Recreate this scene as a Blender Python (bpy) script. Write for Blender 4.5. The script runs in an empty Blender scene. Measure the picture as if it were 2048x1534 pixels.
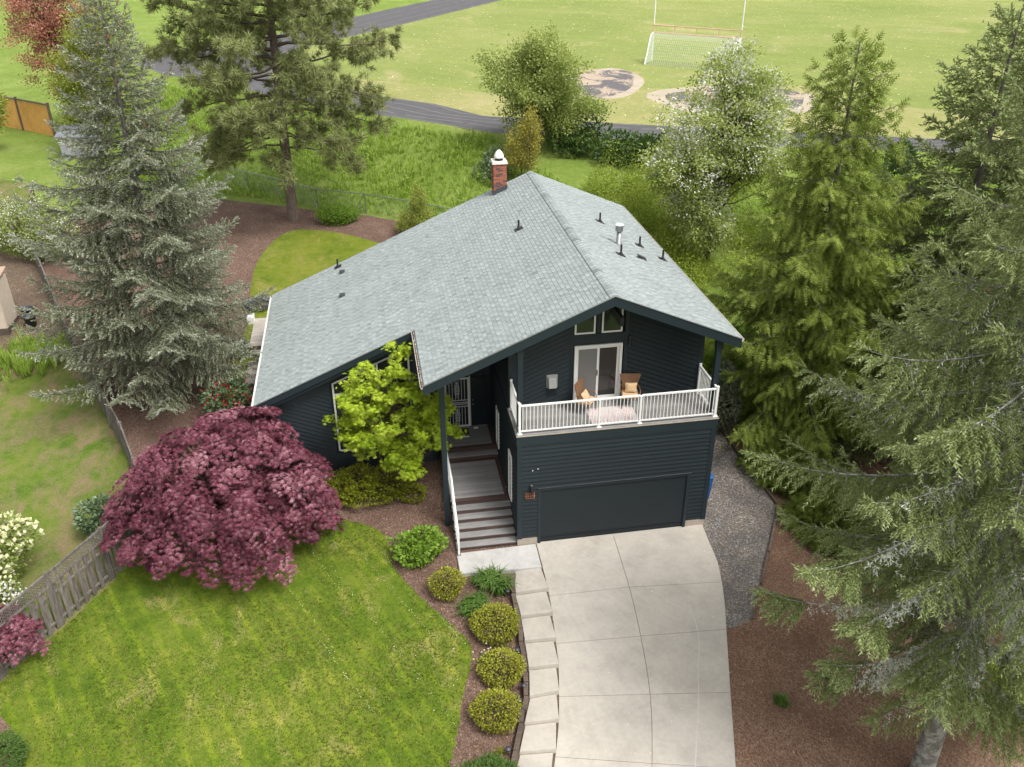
import bpy, bmesh, math, random
import numpy as np
from mathutils import Vector, Matrix
from mathutils.geometry import delaunay_2d_cdt

scene = bpy.context.scene
COL = scene.collection
# ------------------------------------------------------------------ camera
cam_d = bpy.data.cameras.new('camera'); cam = bpy.data.objects.new('camera', cam_d); COL.objects.link(cam)
cam_d.sensor_width = 36.0; cam_d.lens = 36.0*1775.06/2048.0
cam_d.clip_start = .1; cam_d.clip_end = 2000
cR = Vector((0.98596197, -0.16693669, -0.00333552)); cU = Vector((0.08345734, 0.475417, 0.8757931)); cF = Vector((0.14461624, 0.86377707, -0.48267517))
M = Matrix((cR, cU, -cF)).transposed().to_4x4(); M.translation = Vector((-4.08173, -23.28554, 19.29264))
cam.matrix_world = M
scene.camera = cam
# ------------------------------------------------------------------ sky, sun, exposure
SUN_EL, SUN_AZ = math.radians(58), math.radians(140)     # azimuth clockwise from +Y
world = bpy.data.worlds.new('World'); scene.world = world; world.use_nodes = True
wn = world.node_tree; wn.nodes.clear()
sky = wn.nodes.new('ShaderNodeTexSky'); sky.sky_type = 'NISHITA'; sky.sun_disc = False
sky.sun_elevation = SUN_EL; sky.sun_rotation = SUN_AZ; sky.air_density = 1.0; sky.dust_density = 4.0; sky.ozone_density = 1.0
hs = wn.nodes.new('ShaderNodeHueSaturation'); hs.inputs['Saturation'].default_value = .08
bg = wn.nodes.new('ShaderNodeBackground'); bg.inputs['Strength'].default_value = .15
wo = wn.nodes.new('ShaderNodeOutputWorld')
wn.links.new(sky.outputs[0], hs.inputs['Color']); wn.links.new(hs.outputs[0], bg.inputs['Color']); wn.links.new(bg.outputs[0], wo.inputs['Surface'])
sun_d = bpy.data.lights.new('sun', 'SUN'); sun_d.energy = 1.4; sun_d.angle = math.radians(18); sun_d.color = (1, .96, .9)
sun = bpy.data.objects.new('sun', sun_d); COL.objects.link(sun)
sdir = Vector((math.sin(SUN_AZ)*math.cos(SUN_EL), math.cos(SUN_AZ)*math.cos(SUN_EL), math.sin(SUN_EL)))
sun.rotation_euler = sdir.to_track_quat('Z', 'Y').to_euler(); sun.location = (0, 0, 60)
scene.view_settings.view_transform = 'Standard'; scene.view_settings.look = 'None'; scene.view_settings.gamma = 1
scene.view_settings.use_curve_mapping = False
scene.view_settings.exposure = 1.02
scene.cycles.sample_clamp_indirect = 3; scene.cycles.max_bounces = 6; scene.cycles.transparent_max_bounces = 8
scene.cycles.use_denoising = True; scene.cycles.denoising_prefilter = 'ACCURATE'; scene.cycles.denoising_input_passes = 'RGB_ALBEDO_NORMAL'; scene.cycles.use_adaptive_sampling = False

# ------------------------------------------------------------------ helpers
RNG = np.random.default_rng(7)
def thing(name, label, cat, loc=(0, 0, 0), rz=0, group=None):
    o = bpy.data.objects.new(name, None); COL.objects.link(o); o.empty_display_size = .3
    o.location = loc; o.rotation_euler = (0, 0, rz); o['label'] = label; o['category'] = cat
    if group: o['group'] = group
    return o
def tag(o, label=None, cat=None, group=None, kind=None):
    if label: o['label'] = label
    if cat: o['category'] = cat
    if group: o['group'] = group
    if kind: o['kind'] = kind
    return o
def link(name, me, mat, parent=None, smooth=False, kind=None):
    if mat is not None and not me.materials: me.materials.append(mat)
    if smooth: me.polygons.foreach_set('use_smooth', [True]*len(me.polygons))
    o = bpy.data.objects.new(name, me); COL.objects.link(o)
    if parent is not None: o.parent = parent
    if kind: o['kind'] = kind
    return o
def copy_tree(o, parent=None):
    c = o.copy(); COL.objects.link(c); c.parent = parent
    for ch in list(o.children): copy_tree(ch, c)
    return c
def npmesh(name, V, F, mat, parent=None, tone=None, smooth=False, kind=None):
    V = np.asarray(V, np.float32).reshape(-1, 3); F = np.asarray(F, np.int32)
    k = F.shape[1]; me = bpy.data.meshes.new(name)
    me.vertices.add(len(V)); me.vertices.foreach_set('co', V.ravel())
    me.loops.add(F.size); me.loops.foreach_set('vertex_index', F.ravel())
    me.polygons.add(len(F)); me.polygons.foreach_set('loop_start', np.arange(0, F.size, k, dtype=np.int32))
    me.update(calc_edges=True)
    if not smooth: me.shade_flat()
    if tone is not None:
        a = me.attributes.new('tone', 'FLOAT', 'FACE'); a.data.foreach_set('value', np.asarray(tone, np.float32))
    return link(name, me, mat, parent, smooth, kind)
class MB:
    """collects boxes, tubes and prisms into one mesh"""
    def __init__(s): s.v = []; s.f = []
    def add(s, V, F):
        n = len(s.v); s.v += [tuple(map(float, v)) for v in V]; s.f += [tuple(i+n for i in f) for f in F]; return s
    def box(s, x0, x1, y0, y1, z0, z1):
        V = [(x0,y0,z0),(x1,y0,z0),(x1,y1,z0),(x0,y1,z0),(x0,y0,z1),(x1,y0,z1),(x1,y1,z1),(x0,y1,z1)]
        return s.add(V, [(0,3,2,1),(4,5,6,7),(0,1,5,4),(1,2,6,5),(2,3,7,6),(3,0,4,7)])
    def hexa(s, bot, top):
        n = len(bot); F = [tuple(range(n))[::-1], tuple(range(n, 2*n))] + [(i, (i+1) % n, n+(i+1) % n, n+i) for i in range(n)]
        return s.add(list(bot)+list(top), F)
    def bar(s, a, b, w, h, up=(0, 0, 1)):
        a, b = Vector(a), Vector(b); d = (b-a).normalized(); u = Vector(up)
        if abs(d.dot(u)) > .98: u = Vector((0, 1, 0))
        r = d.cross(u).normalized(); u = r.cross(d)
        c = [r*w/2*i+u*h/2*j for i, j in ((-1, -1), (1, -1), (1, 1), (-1, 1))]
        return s.hexa([a+q for q in c], [b+q for q in c])
    def tube(s, pts, rad, k=6, cap=True):
        pts = [Vector(p) for p in pts]; n = len(pts)
        if not hasattr(rad, '__len__'): rad = [rad]*n
        V = []
        for i, p in enumerate(pts):
            d = (pts[min(i+1, n-1)]-pts[max(i-1, 0)]).normalized()
            ref = Vector((0, 0, 1)) if abs(d.z) < .9 else Vector((1, 0, 0))
            r = d.cross(ref).normalized(); u = r.cross(d)
            for j in range(k):
                a = 2*math.pi*j/k; V.append(p+(r*math.cos(a)+u*math.sin(a))*rad[i])
        F = [(i*k+j, i*k+(j+1) % k, (i+1)*k+(j+1) % k, (i+1)*k+j) for i in range(n-1) for j in range(k)]
        if cap: F += [tuple(range(k))[::-1], tuple(range((n-1)*k, n*k))]
        return s.add(V, F)
    def lathe(s, prof, c=(0, 0, 0), k=12):
        V = [(c[0]+r*math.cos(2*math.pi*j/k), c[1]+r*math.sin(2*math.pi*j/k), c[2]+z) for r, z in prof for j in range(k)]
        F = [(i*k+j, i*k+(j+1) % k, (i+1)*k+(j+1) % k, (i+1)*k+j) for i in range(len(prof)-1) for j in range(k)]
        F += [tuple(range(k))[::-1], tuple(range((len(prof)-1)*k, len(prof)*k))]
        return s.add(V, F)
    def build(s, name, mat, parent=None, smooth=False, kind=None, tone=None):
        me = bpy.data.meshes.new(name); me.from_pydata(s.v, [], s.f); me.update()
        if tone is not None:
            a = me.attributes.new('tone', 'FLOAT', 'FACE'); a.data.foreach_set('value', [tone]*len(me.polygons) if not hasattr(tone, '__len__') else tone)
        return link(name, me, mat, parent, smooth, kind)
def B(name, x0, x1, y0, y1, z0, z1, mat, parent=None, **k): return MB().box(x0, x1, y0, y1, z0, z1).build(name, mat, parent, **k)

# ------------------------------------------------------------------ materials
class NT:
    def __init__(s, name):
        s.m = bpy.data.materials.new(name); s.m.use_nodes = True; s.t = s.m.node_tree; s.t.nodes.clear()
        s.out = s.n('ShaderNodeOutputMaterial'); s.pos = s.n('ShaderNodeNewGeometry').outputs['Position']
    def n(s, t, **kw):
        q = s.t.nodes.new(t)
        for k, v in kw.items(): setattr(q, k, v)
        return q
    def l(s, a, b): s.t.links.new(a, b)
    def set(s, sock, v):
        if hasattr(v, 'is_linked') or hasattr(v, 'links'): s.l(v, sock)
        elif isinstance(v, tuple) and len(v) == 3 and sock.type == 'RGBA': sock.default_value = (*v, 1)
        else: sock.default_value = v
    def noise(s, scale, detail=3, rough=.55, coord=None, dist=0):
        q = s.n('ShaderNodeTexNoise'); q.inputs['Scale'].default_value = scale; q.inputs['Detail'].default_value = detail
        q.inputs['Roughness'].default_value = rough; q.inputs['Distortion'].default_value = dist
        s.l(coord or s.pos, q.inputs['Vector']); return q.outputs['Fac']
    def voro(s, scale, out='Color', coord=None, feature='F1'):
        q = s.n('ShaderNodeTexVoronoi'); q.feature = feature; q.inputs['Scale'].default_value = scale; s.l(coord or s.pos, q.inputs['Vector']); return q.outputs[out]
    def ramp(s, fac, stops, interp='LINEAR'):
        q = s.n('ShaderNodeValToRGB'); q.color_ramp.interpolation = interp; e = q.color_ramp.elements
        while len(e) < len(stops): e.new(.5)
        for el, (p, c) in zip(e, stops): el.position = p; el.color = (*c, 1) if hasattr(c, '__len__') else (c, c, c, 1)
        s.set(q.inputs['Fac'], fac); return q.outputs['Color']
    def mix(s, fac, a, b, blend='MIX'):
        q = s.n('ShaderNodeMix'); q.data_type = 'RGBA'; q.blend_type = blend
        s.set(q.inputs[0], fac); s.set(q.inputs[6], a); s.set(q.inputs[7], b); return q.outputs[2]
    def math(s, op, a, b=0., c=0.):
        q = s.n('ShaderNodeMath'); q.operation = op
        for i, v in enumerate((a, b, c)): s.set(q.inputs[i], v)
        return q.outputs[0]
    def scaled(s, v):
        q = s.n('ShaderNodeVectorMath'); q.operation = 'MULTIPLY'; s.l(s.pos, q.inputs[0]); q.inputs[1].default_value = v; return q.outputs[0]
    def attr(s, name='tone'):
        q = s.n('ShaderNodeAttribute'); q.attribute_name = name; return q.outputs['Fac']
    def bump(s, h, strength=.3, dist=.02):
        q = s.n('ShaderNodeBump'); q.inputs['Strength'].default_value = strength; q.inputs['Distance'].default_value = dist; s.l(h, q.inputs['Height']); return q.outputs[0]
    def pbr(s, col, rough=.8, metal=0, normal=None, spec=.4, **kw):
        b = s.n('ShaderNodeBsdfPrincipled'); s.set(b.inputs['Base Color'], col); s.set(b.inputs['Roughness'], rough)
        b.inputs['Metallic'].default_value = metal; b.inputs['Specular IOR Level'].default_value = spec
        if normal: s.l(normal, b.inputs['Normal'])
        for k, v in kw.items(): s.set(b.inputs[k], v)
        s.l(b.outputs[0], s.out.inputs['Surface']); return b
def c3(c, k): return tuple(min(1, v*k) for v in c)
def plain(name, col, rough=.7, var=.15, scale=6, metal=0, bump=.1, bscale=40, spec=.4):
    t = NT(name); c = t.mix(t.noise(scale, 4), c3(col, 1-var), c3(col, 1+var))
    t.pbr(c, rough, metal, t.bump(t.noise(bscale, 3), bump, .01) if bump else None, spec); return t.m
def wood(name, cols, rough=.85, along=(1, 14, 14), bump=.4):
    t = NT(name); q = t.noise(2.2, 5, .65, t.scaled(along)); r = t.n('ShaderNodeObjectInfo').outputs['Random']
    c = t.ramp(q, [(.3, cols[0]), (.55, cols[1]), (.75, cols[2])]); c = t.mix(.6, c, t.ramp(r, [(0, .55), (1, 1.0)]), 'MULTIPLY')
    c = t.mix(t.ramp(t.noise(1.3, 4), [(.5, 0), (.7, .5)]), c, c3(cols[0], .8))
    t.pbr(c, rough, 0, t.bump(q, bump, .01)); return t.m
def leafmat(name, stops, transl=.35, rough=.55, spec=.15, vary=.25):
    t = NT(name); c = t.ramp(t.attr(), stops)
    c = t.mix(vary, c, t.ramp(t.noise(1.1, 3), [(.3, .45), (.7, 1.0)]), 'MULTIPLY')
    b = t.pbr(c, rough, 0, None, spec)
    tr = t.n('ShaderNodeBsdfTranslucent'); t.set(tr.inputs[0], t.mix(.25, c, (.5, .6, .1)) if transl > .3 else c)
    mx = t.n('ShaderNodeMixShader'); mx.inputs[0].default_value = transl
    t.l(b.outputs[0], mx.inputs[1]); t.l(tr.outputs[0], mx.inputs[2]); t.l(mx.outputs[0], t.out.inputs['Surface']); return t.m
def turf(name, dark, mid, light, straw, amount=.5, stripes=None, bumpk=.6, patch=.45):
    t = NT(name)
    big = t.noise(patch, 4, .6, dist=.4); med = t.noise(2.6, 4, .65); fine = t.noise(22, 4, .7); vf = t.noise(90, 2, .6)
    c = t.ramp(t.math('ADD', t.math('MULTIPLY', big, .55), t.math('MULTIPLY', med, .45)), [(.34, dark), (.5, mid), (.64, light)])
    s2 = t.noise(patch*1.7, 5, .7, t.scaled((1.3, .8, 1)), .6)
    c = t.mix(t.ramp(t.math('ADD', t.math('MULTIPLY', s2, .7), t.math('MULTIPLY', fine, .3)), [(.62-.16*amount, 0), (.74-.1*amount, 1)]), c, straw)
    if stripes:
        ang, per, k = stripes; sx = t.n('ShaderNodeSeparateXYZ'); t.l(t.pos, sx.inputs[0])
        u = t.math('ADD', t.math('MULTIPLY', sx.outputs[0], math.cos(ang)), t.math('MULTIPLY', sx.outputs[1], math.sin(ang)))
        u = t.math('ADD', u, t.math('MULTIPLY', t.noise(.35, 2), .5))
        w = t.math('SINE', t.math('MULTIPLY', u, 2*math.pi/per))
        c = t.mix(t.math('MULTIPLY', t.ramp(w, [(.35, .0), (.98, 1)]), t.ramp(t.noise(.28, 3), [(.35, .25), (.6, 1)])), c, t.mix(1., c, (1+k, 1+k*.8, 1.0), 'MULTIPLY'))
    c = t.mix(.75, c, t.ramp(fine, [(.25, .55), (.75, 1.15)]), 'MULTIPLY'); c = t.mix(.5, c, t.ramp(vf, [(.3, .5), (.7, 1.2)]), 'MULTIPLY')
    t.pbr(c, .95, 0, t.bump(t.math('ADD', fine, vf), bumpk, .04), .15); return t.m
def mulchmat(name, a, b, c_):
    t = NT(name); v = t.voro(38, 'Color', t.scaled((1, .6, 1))); sx = t.n('ShaderNodeSeparateColor'); t.l(v, sx.inputs[0])
    n1 = t.noise(55, 4, .7); n2 = t.noise(.7, 4, .6)
    c = t.ramp(t.math('ADD', t.math('MULTIPLY', sx.outputs[0], .45), t.math('MULTIPLY', n1, .55)), [(.25, a), (.5, b), (.78, c_)])
    c = t.mix(t.ramp(n2, [(.4, 0), (.65, .55)]), c, c3(a, 1.1))
    c = t.mix(t.ramp(sx.outputs[1], [(.985, 0), (.992, .6)]), c, (.36, .30, .23))
    t.pbr(c, .95, 0, t.bump(t.math('ADD', n1, sx.outputs[2]), .7, .03), .2); return t.m
def gravelmat(name):
    t = NT(name); v = t.voro(26); sx = t.n('ShaderNodeSeparateColor'); t.l(v, sx.inputs[0]); d = t.voro(26, 'Distance')
    c = t.ramp(sx.outputs[0], [(0, (.08, .069, .058)), (.5, (.17, .147, .125)), (.9, (.28, .245, .212)), (1, (.42, .38, .34))])
    c = t.mix(t.ramp(t.noise(.8, 4, .6), [(.42, 0), (.62, .75)]), c, (.085, .078, .074))
    c = t.mix(t.ramp(t.math('MULTIPLY', t.noise(1.6, 5, .75), sx.outputs[1]), [(.46, 0), (.52, .6)]), c, (.36, .36, .36))
    t.pbr(c, .9, 0, t.bump(d, .9, -.02), .3); return t.m
def concretemat(name, base=(.425, .39, .338)):
    t = NT(name); n1 = t.noise(.9, 5, .65); n2 = t.noise(7, 5, .7); n3 = t.noise(60, 3, .7)
    c = t.ramp(n1, [(.3, c3(base, .84)), (.5, base), (.7, c3(base, 1.1))])
    c = t.mix(.7, c, t.ramp(n2, [(.3, .84), (.7, 1.04)]), 'MULTIPLY'); c = t.mix(.4, c, t.ramp(n3, [(.3, .85), (.7, 1.08)]), 'MULTIPLY')
    c = t.mix(t.ramp(t.noise(2.2, 5, .7, t.scaled((1, .45, 1)), .5), [(.62, 0), (.76, .45)]), c, c3(base, 1.25))
    c = t.mix(t.ramp(t.noise(1.5, 6, .75, t.scaled((1.2, .8, 1)), .8), [(.62, 0), (.78, .35)]), c, (base[0]*.8, base[1]*.76, base[2]*.68))
    t.pbr(c, .85, 0, t.bump(n3, .25, .006), .35); return t.m
def shinglemat(name):
    t = NT(name); c = t.ramp(t.attr(), [(0, (.165, .188, .186)), (.35, (.242, .272, .268)), (.7, (.305, .338, .332)), (1, (.372, .402, .394))])
    c = t.mix(.8, c, t.ramp(t.noise(140, 3, .7), [(.3, .62), (.7, 1.15)]), 'MULTIPLY')
    c = t.mix(.35, c, t.ramp(t.noise(.35, 4, .6, t.scaled((.5, 1.6, 1))), [(.3, .78), (.7, 1.04)]), 'MULTIPLY')
    c = t.mix(t.ramp(t.noise(1.3, 5, .7), [(.6, 0), (.75, .12)]), c, (.30, .32, .26))
    t.pbr(c, .92, 0, t.bump(t.noise(180, 2), .3, .004), .3); return t.m
def paint(name, col, rough=.55, wear=.12):
    t = NT(name); n = t.noise(1.2, 5, .65); c = t.mix(n, c3(col, 1-wear), c3(col, 1+wear))
    c = t.mix(t.ramp(t.noise(9, 5, .7, t.scaled((.5, .5, 3))), [(.55, 0), (.8, .25)]), c, c3(col, 1.5))
    r = t.n('ShaderNodeObjectInfo').outputs['Random']; c = t.mix(.5, c, t.ramp(r, [(0, .78), (1, 1.1)]), 'MULTIPLY')
    t.pbr(c, rough, 0, t.bump(t.noise(30, 4, .6, t.scaled((.3, .3, 2))), .15, .006), .35); return t.m
def glassmat(name, tint=(.02, .025, .025), alpha=.0):
    t = NT(name); b = t.pbr(tint, .04, 0, t.bump(t.noise(.8, 2), .03, .02), .55)
    if alpha:
        tr = t.n('ShaderNodeBsdfTransparent'); tr.inputs[0].default_value = (.75, .78, .78, 1); mx = t.n('ShaderNodeMixShader'); mx.inputs[0].default_value = alpha
        t.l(b.outputs[0], mx.inputs[1]); t.l(tr.outputs[0], mx.inputs[2]); t.l(mx.outputs[0], t.out.inputs['Surface'])
    return t.m
def barkmat(name, a, b, lichen=None):
    t = NT(name); q = t.noise(6, 5, .7, t.scaled((2.5, 2.5, .6))); c = t.ramp(q, [(.3, a), (.65, b)])
    if lichen: c = t.mix(t.ramp(t.noise(5, 5, .7), [(.45, 0), (.6, .85)]), c, lichen)
    t.pbr(c, .95, 0, t.bump(q, .8, .05), .15); return t.m

MAT = dict(
 navy=paint('navy_siding', (.0135, .0205, .0245)), navytrim=paint('navy_trim', (.016, .0255, .0315), .45), navydark=paint('navy_door', (.0105, .0155, .020), .35),
 white=paint('white_paint', (.74, .73, .70), .4, .05), offwhite=paint('aged_white', (.58, .55, .5), .5, .12), shingle=shinglemat('roof_shingle'),
 roofdeck=plain('roof_underlay', (.10, .115, .12), .9), concrete=concretemat('driveway_concrete'), slab=concretemat('entry_concrete', (.45, .437, .415)),
 foundation=concretemat('foundation_concrete', (.38, .33, .27)), gravel=gravelmat('gravel'),
 mulch=mulchmat('bark_mulch', (.07, .042, .031), (.145, .09, .067), (.25, .17, .13)), redmulch=mulchmat('red_bark_mulch', (.10, .056, .036), (.195, .118, .08), (.30, .20, .14)),
 soil=mulchmat('garden_soil', (.07, .05, .035), (.14, .10, .07), (.24, .18, .13)),
 lawn=turf('front_lawn', (.064, .118, .009), (.12, .178, .016), (.188, .22, .032), (.33, .29, .105), .46, (.47, .58, .38)),
 lawn2=turf('back_lawn', (.09, .14, .010), (.15, .19, .018), (.205, .215, .034), (.28, .245, .08), .55),
 lawn3=turf('neighbour_lawn', (.07, .135, .012), (.12, .185, .022), (.185, .21, .045), (.25, .18, .11), 1.15),
 meadow=turf('meadow_ground', (.135, .21, .03), (.195, .27, .05), (.265, .325, .085), (.26, .25, .10), .2, None, .8, .25),
 field=turf('school_field', (.17, .225, .052), (.225, .27, .075), (.29, .305, .11), (.40, .35, .18), .45, (.9, 5., .10), .5, .07),
 drygrass=turf('dry_grass', (.215, .255, .07), (.29, .295, .105), (.37, .34, .15), (.43, .365, .20), .75, None, .5, .12),
 asphalt=plain('track_asphalt', (.075, .072, .076), .9, .35, 1.1, 0, .3, 60), lane=plain('lane_paint', (.19, .19, .19), .9),
 dirt=plain('pale_dirt', (.34, .29, .22), .95, .25, .8, 0, .4, 12), darkpatch=None,
 white_metal=plain('white_metal', (.70, .70, .68), .4, .05, 3), metal=plain('galvanised', (.26, .27, .275), .4, .12, 5, .7, .05), black=plain('black_metal', (.018, .018, .02), .45, .2, 6),
 brown_board=wood('brown_composite', ((.045, .028, .022), (.075, .046, .037), (.10, .064, .052))), grey_board=wood('grey_composite', ((.19, .185, .18), (.26, .252, .245), (.32, .31, .30)), .8, (1, 20, 20), .2),
 fence=wood('weathered_fence', ((.085, .072, .06), (.165, .145, .125), (.27, .25, .225)), .9, (9, 9, 1.2)), timber=wood('landscape_timber', ((.07, .05, .038), (.13, .098, .075), (.20, .16, .13))),
 cedarfence=wood('new_cedar_fence', ((.46, .23, .05), (.60, .32, .085), (.68, .40, .13)), .8, (8, 8, 1)), deckwood=wood('pale_deck', ((.33, .29, .25), (.45, .41, .36), (.55, .51, .46)), .85, (1, 14, 14)),
 glass=glassmat('window_glass'), glass2=glassmat('door_glass', (.035, .034, .031)), brick=None, mortar=plain('mortar', (.38, .35, .32), .95), lead=plain('flashing', (.075, .08, .09), .5, .15, 4, .5),
)
t = NT('weathered_rubber'); n_ = t.noise(.55, 6, .75, t.scaled((1, .6, 1)), .8)
t.pbr(t.mix(t.ramp(n_, [(.5, 0), (.57, 1)]), t.mix(t.noise(3, 4), (.075, .068, .072), (.12, .11, .115)), (.34, .27, .2)), .95); MAT['darkpatch'] = t.m
t = NT('red_brick'); r_ = t.n('ShaderNodeObjectInfo').outputs['Random']
t.pbr(t.mix(.5, t.ramp(r_, [(0, (.09, .06, .055)), (.28, (.11, .065, .055)), (.32, (.26, .075, .045)), (1, (.36, .125, .07))], 'LINEAR'), t.ramp(t.noise(30, 4), [(.3, .6), (.7, 1.1)]), 'MULTIPLY'), .9, 0, t.bump(t.noise(80, 3), .4, .01)); MAT['brick'] = t.m
OUTER = [(200,-38),(60,13),(45,18.5),(28.5,24.1),(24.3,25.4),(14,29.3),(4.2,33.3),(.85,36.8),(-2.5,39.6),(-9,46),(-14,53),(-20,59),(-23.5,65),(-23.5,70.5),(-20.5,73.6),(-12,83),(-1.95,100),(6.5,113.5),(40,165)]
INNER = [(201,-33),(62,17),(46.5,22),(30.9,26.9),(26,29),(15.5,33.2),(4.4,38.3),(1.4,42.9),(-2.2,46.3),(-6,51),(-9,57),(-11,63),(-10.5,69),(-7.5,75),(-2.95,81.5),(0,86),(4.83,93.2),(16,110.9),(48,160)]
INSIDE = OUTER + [(420,165),(420,-60)]
_PY = [(-60,-5.4),(-10,-.9),(0,0),(4,.6),(6,.95),(10,1.2),(14,1.5),(20,2.1),(26,2.8),(30,3.1),(400,3.3)]
_ty = np.arange(-60, 130, .25); _tz = np.interp(_ty, *zip(*_PY)); _tz = np.convolve(np.pad(_tz, 6, 'edge'), np.ones(13)/13, 'valid')
def inpoly(x, y, poly):
    x = np.asarray(x, float); y = np.asarray(y, float); r = np.zeros(x.shape, bool); n = len(poly)
    for i in range(n):
        (x0, y0), (x1, y1) = poly[i], poly[(i+1) % n]
        if y0 == y1: continue
        c = ((y0 > y) != (y1 > y)) & (x < (x1-x0)*(y-y0)/(y1-y0)+x0); r ^= c
    return r
def polydist(x, y, line):
    best = np.full(np.shape(x), 1e9)
    for (x0, y0), (x1, y1) in zip(line[:-1], line[1:]):
        dx, dy = x1-x0, y1-y0; t = np.clip(((x-x0)*dx+(y-y0)*dy)/(dx*dx+dy*dy), 0, 1)
        best = np.minimum(best, np.hypot(x-x0-t*dx, y-y0-t*dy))
    return best
def sstep(a, b, x): t = np.clip((x-a)/(b-a), 0, 1); return t*t*(3-2*t)
def H(x, y):
    x = np.asarray(x, float); y = np.asarray(y, float)
    z = np.interp(y, _ty, _tz)
    x0 = -.9-1.5*sstep(-1.7, -1.2, y)
    z = z + .3*sstep(0, 1.5, x0-x)*np.clip((2-y)/6, 0, 1)
    z = z - .55*sstep(9.2, 10.8, x)*sstep(-5, -1, y)*(1-sstep(9, 14, y))
    ins = inpoly(x, y, INSIDE); d = np.where(ins, -1, polydist(x, y, OUTER)); b = np.where(ins, 6., 6-.36*d)
    k = .6; h = np.maximum(0, k-np.abs(z-b)); return np.minimum(np.maximum(z, b)+h*h/(4*k), 6.)
def Hs(x, y): return float(H(np.array([x]), np.array([y]))[0])
# ------------------------------------------------------------------ terrain: one triangulation, split into regions
BED_EDGE = [(-5.74,2.04),(-5.23,1.78),(-4.65,1.39),(-4.34,.72),(-4.25,-.11),(-4.02,-.86),(-3.6,-1.71),(-3.12,-2.47),(-2.65,-3.16),(-2.27,-3.84),(-2.15,-4.29),(-2.28,-5.02),(-2.49,-5.58),(-2.69,-6.3),(-2.82,-6.9),(-3.01,-7.45),(-3.21,-7.94),(-3.52,-8.78)]
FRONT_LAWN = BED_EDGE+[(-4.6,-12),(-13.0,-12),(-13.71,-7.14),(-13.96,-6.2),(-14.21,-5.53),(-14.55,-5.04),(-15.02,-4.51),(-15.45,-3.6),(-12.85,.6),(-12.6,1.5),(-11,2.4),(-9,2.7),(-7,2.4)]
BACK_LAWN = [(-10.2,6.9),(-10.56,8.7),(-10.73,11.35),(-10.32,13.8),(-9.92,17.3),(-10.15,18.9),(-10.06,22.),(-9.47,24.3),(-8.45,25.9),(-6.79,25.8),(-5.1,24.9),(-3.5,23.7),(0,21.5),(5,18.5),(7,15),(6.6,14.2),(-7.6,14.2),(-8.6,10),(-9.2,8),(-9.6,6.9)]
GRAVEL = [(6.54,.02),(6.46,-.95),(6.41,-1.85),(6.08,-3.26),(5.67,-4.54),(6.52,-4.33),(9.01,-.38),(9.5,.56),(9.19,2.74),(8.95,4.52),(8.7,14),(6.4,14)]
FRONT_MULCH = [(-3.3,-13),(-14.4,-13),(-15.2,-4.0),(-12.75,.75),(-13.65,6.7),(-17.15,14),(-21.6,25),(-22.5,29),(-13.5,32),(-6.8,28.6),(-3.9,27.4),(1.2,23.9),(9,17.5),(9,14),(6.4,14),(6.4,.02),(.9,.02),(-1,-13)]
RIGHT_MULCH = [(2.5,-13),(4.25,-8.9),(4.94,-6.77),(5.67,-4.54),(6.52,-4.33),(9.01,-.38),(9.5,.56),(9.19,2.74),(8.95,4.52),(8.9,7),(12,6),(30,5),(40,-13)]
DRIVE = [(6.54,.02),(6.46,-.95),(6.41,-1.85),(6.08,-3.26),(5.67,-4.54),(4.94,-6.77),(4.25,-8.9),(2.5,-13),(-3.2,-13),(-1.7,-9),(-1.2,-7.8),(-.7,-6),(-.42,-4.2),(-.4,-2.2),(-.3,-1.15),(.4,-1.15),(.4,.02)]
SHED_DIRT = [(-24,27),(-22.2,26),(-20.2,21.9),(-18.4,17.6),(-18.6,15.6),(-30,14.2),(-36,27)]
NEIGHBOUR = [(-15.2,-4.0),(-12.75,.75),(-13.65,6.7),(-17.15,14),(-21.6,25),(-25,37),(-32,42),(-60,42),(-60,-13),(-14.4,-13)]
def ellipse(cx, cy, a, b, rot=0, n=28, wob=.08, seed=1):
    r = np.random.default_rng(seed); ph = r.uniform(0, 6.28, 3); out = []
    for i in range(n):
        t_ = 2*math.pi*i/n; k = 1+wob*(math.sin(2*t_+ph[0])+.7*math.sin(3*t_+ph[1])+.5*math.sin(5*t_+ph[2]))
        x, y = a*k*math.cos(t_), b*k*math.sin(t_); out.append((cx+x*math.cos(rot)-y*math.sin(rot), cy+x*math.sin(rot)+y*math.cos(rot)))
    return out
def dense(poly, step=.5, closed=True):
    out = []; n = len(poly)
    for i in range(n if closed else n-1):
        a, b = np.array(poly[i]), np.array(poly[(i+1) % n]); k = max(1, int(np.hypot(*(b-a))/step))
        out += [tuple(a+(b-a)*j/k) for j in range(k)]
    return out if closed else out+[tuple(poly[-1])]
def catmull(pts, k=4):
    P = [np.array(p, float) for p in pts]; P = [2*P[0]-P[1]]+P+[2*P[-1]-P[-2]]; out = []
    for i in range(1, len(P)-2):
        for j in range(k):
            t_ = j/k; a, b, c, d = P[i-1:i+3]
            out.append(tuple(.5*((2*b)+(c-a)*t_+(2*a-5*b+4*c-d)*t_**2+(-a+3*b-3*c+d)*t_**3)))
    return out+[tuple(P[-2])]
EDGE_S = catmull(BED_EDGE, 4)
rw = np.random.default_rng(3); EDGE_S = [(x+rw.normal(0, .018), y+rw.normal(0, .018)) for x, y in EDGE_S]
FRONT_LAWN = EDGE_S+FRONT_LAWN[len(BED_EDGE):]
bl = catmull(BACK_LAWN[:15], 3); BACK_LAWN = bl+BACK_LAWN[15:]
TRACK = OUTER+INNER[::-1]
DRYIN = INNER[1:11]+[(-4,54),(2,50),(8,44),(11,50),(14,57),(20,53),(17,46),(20,45),(27,48),(33,42),(30,38),(44,30),(70,20)]
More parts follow.
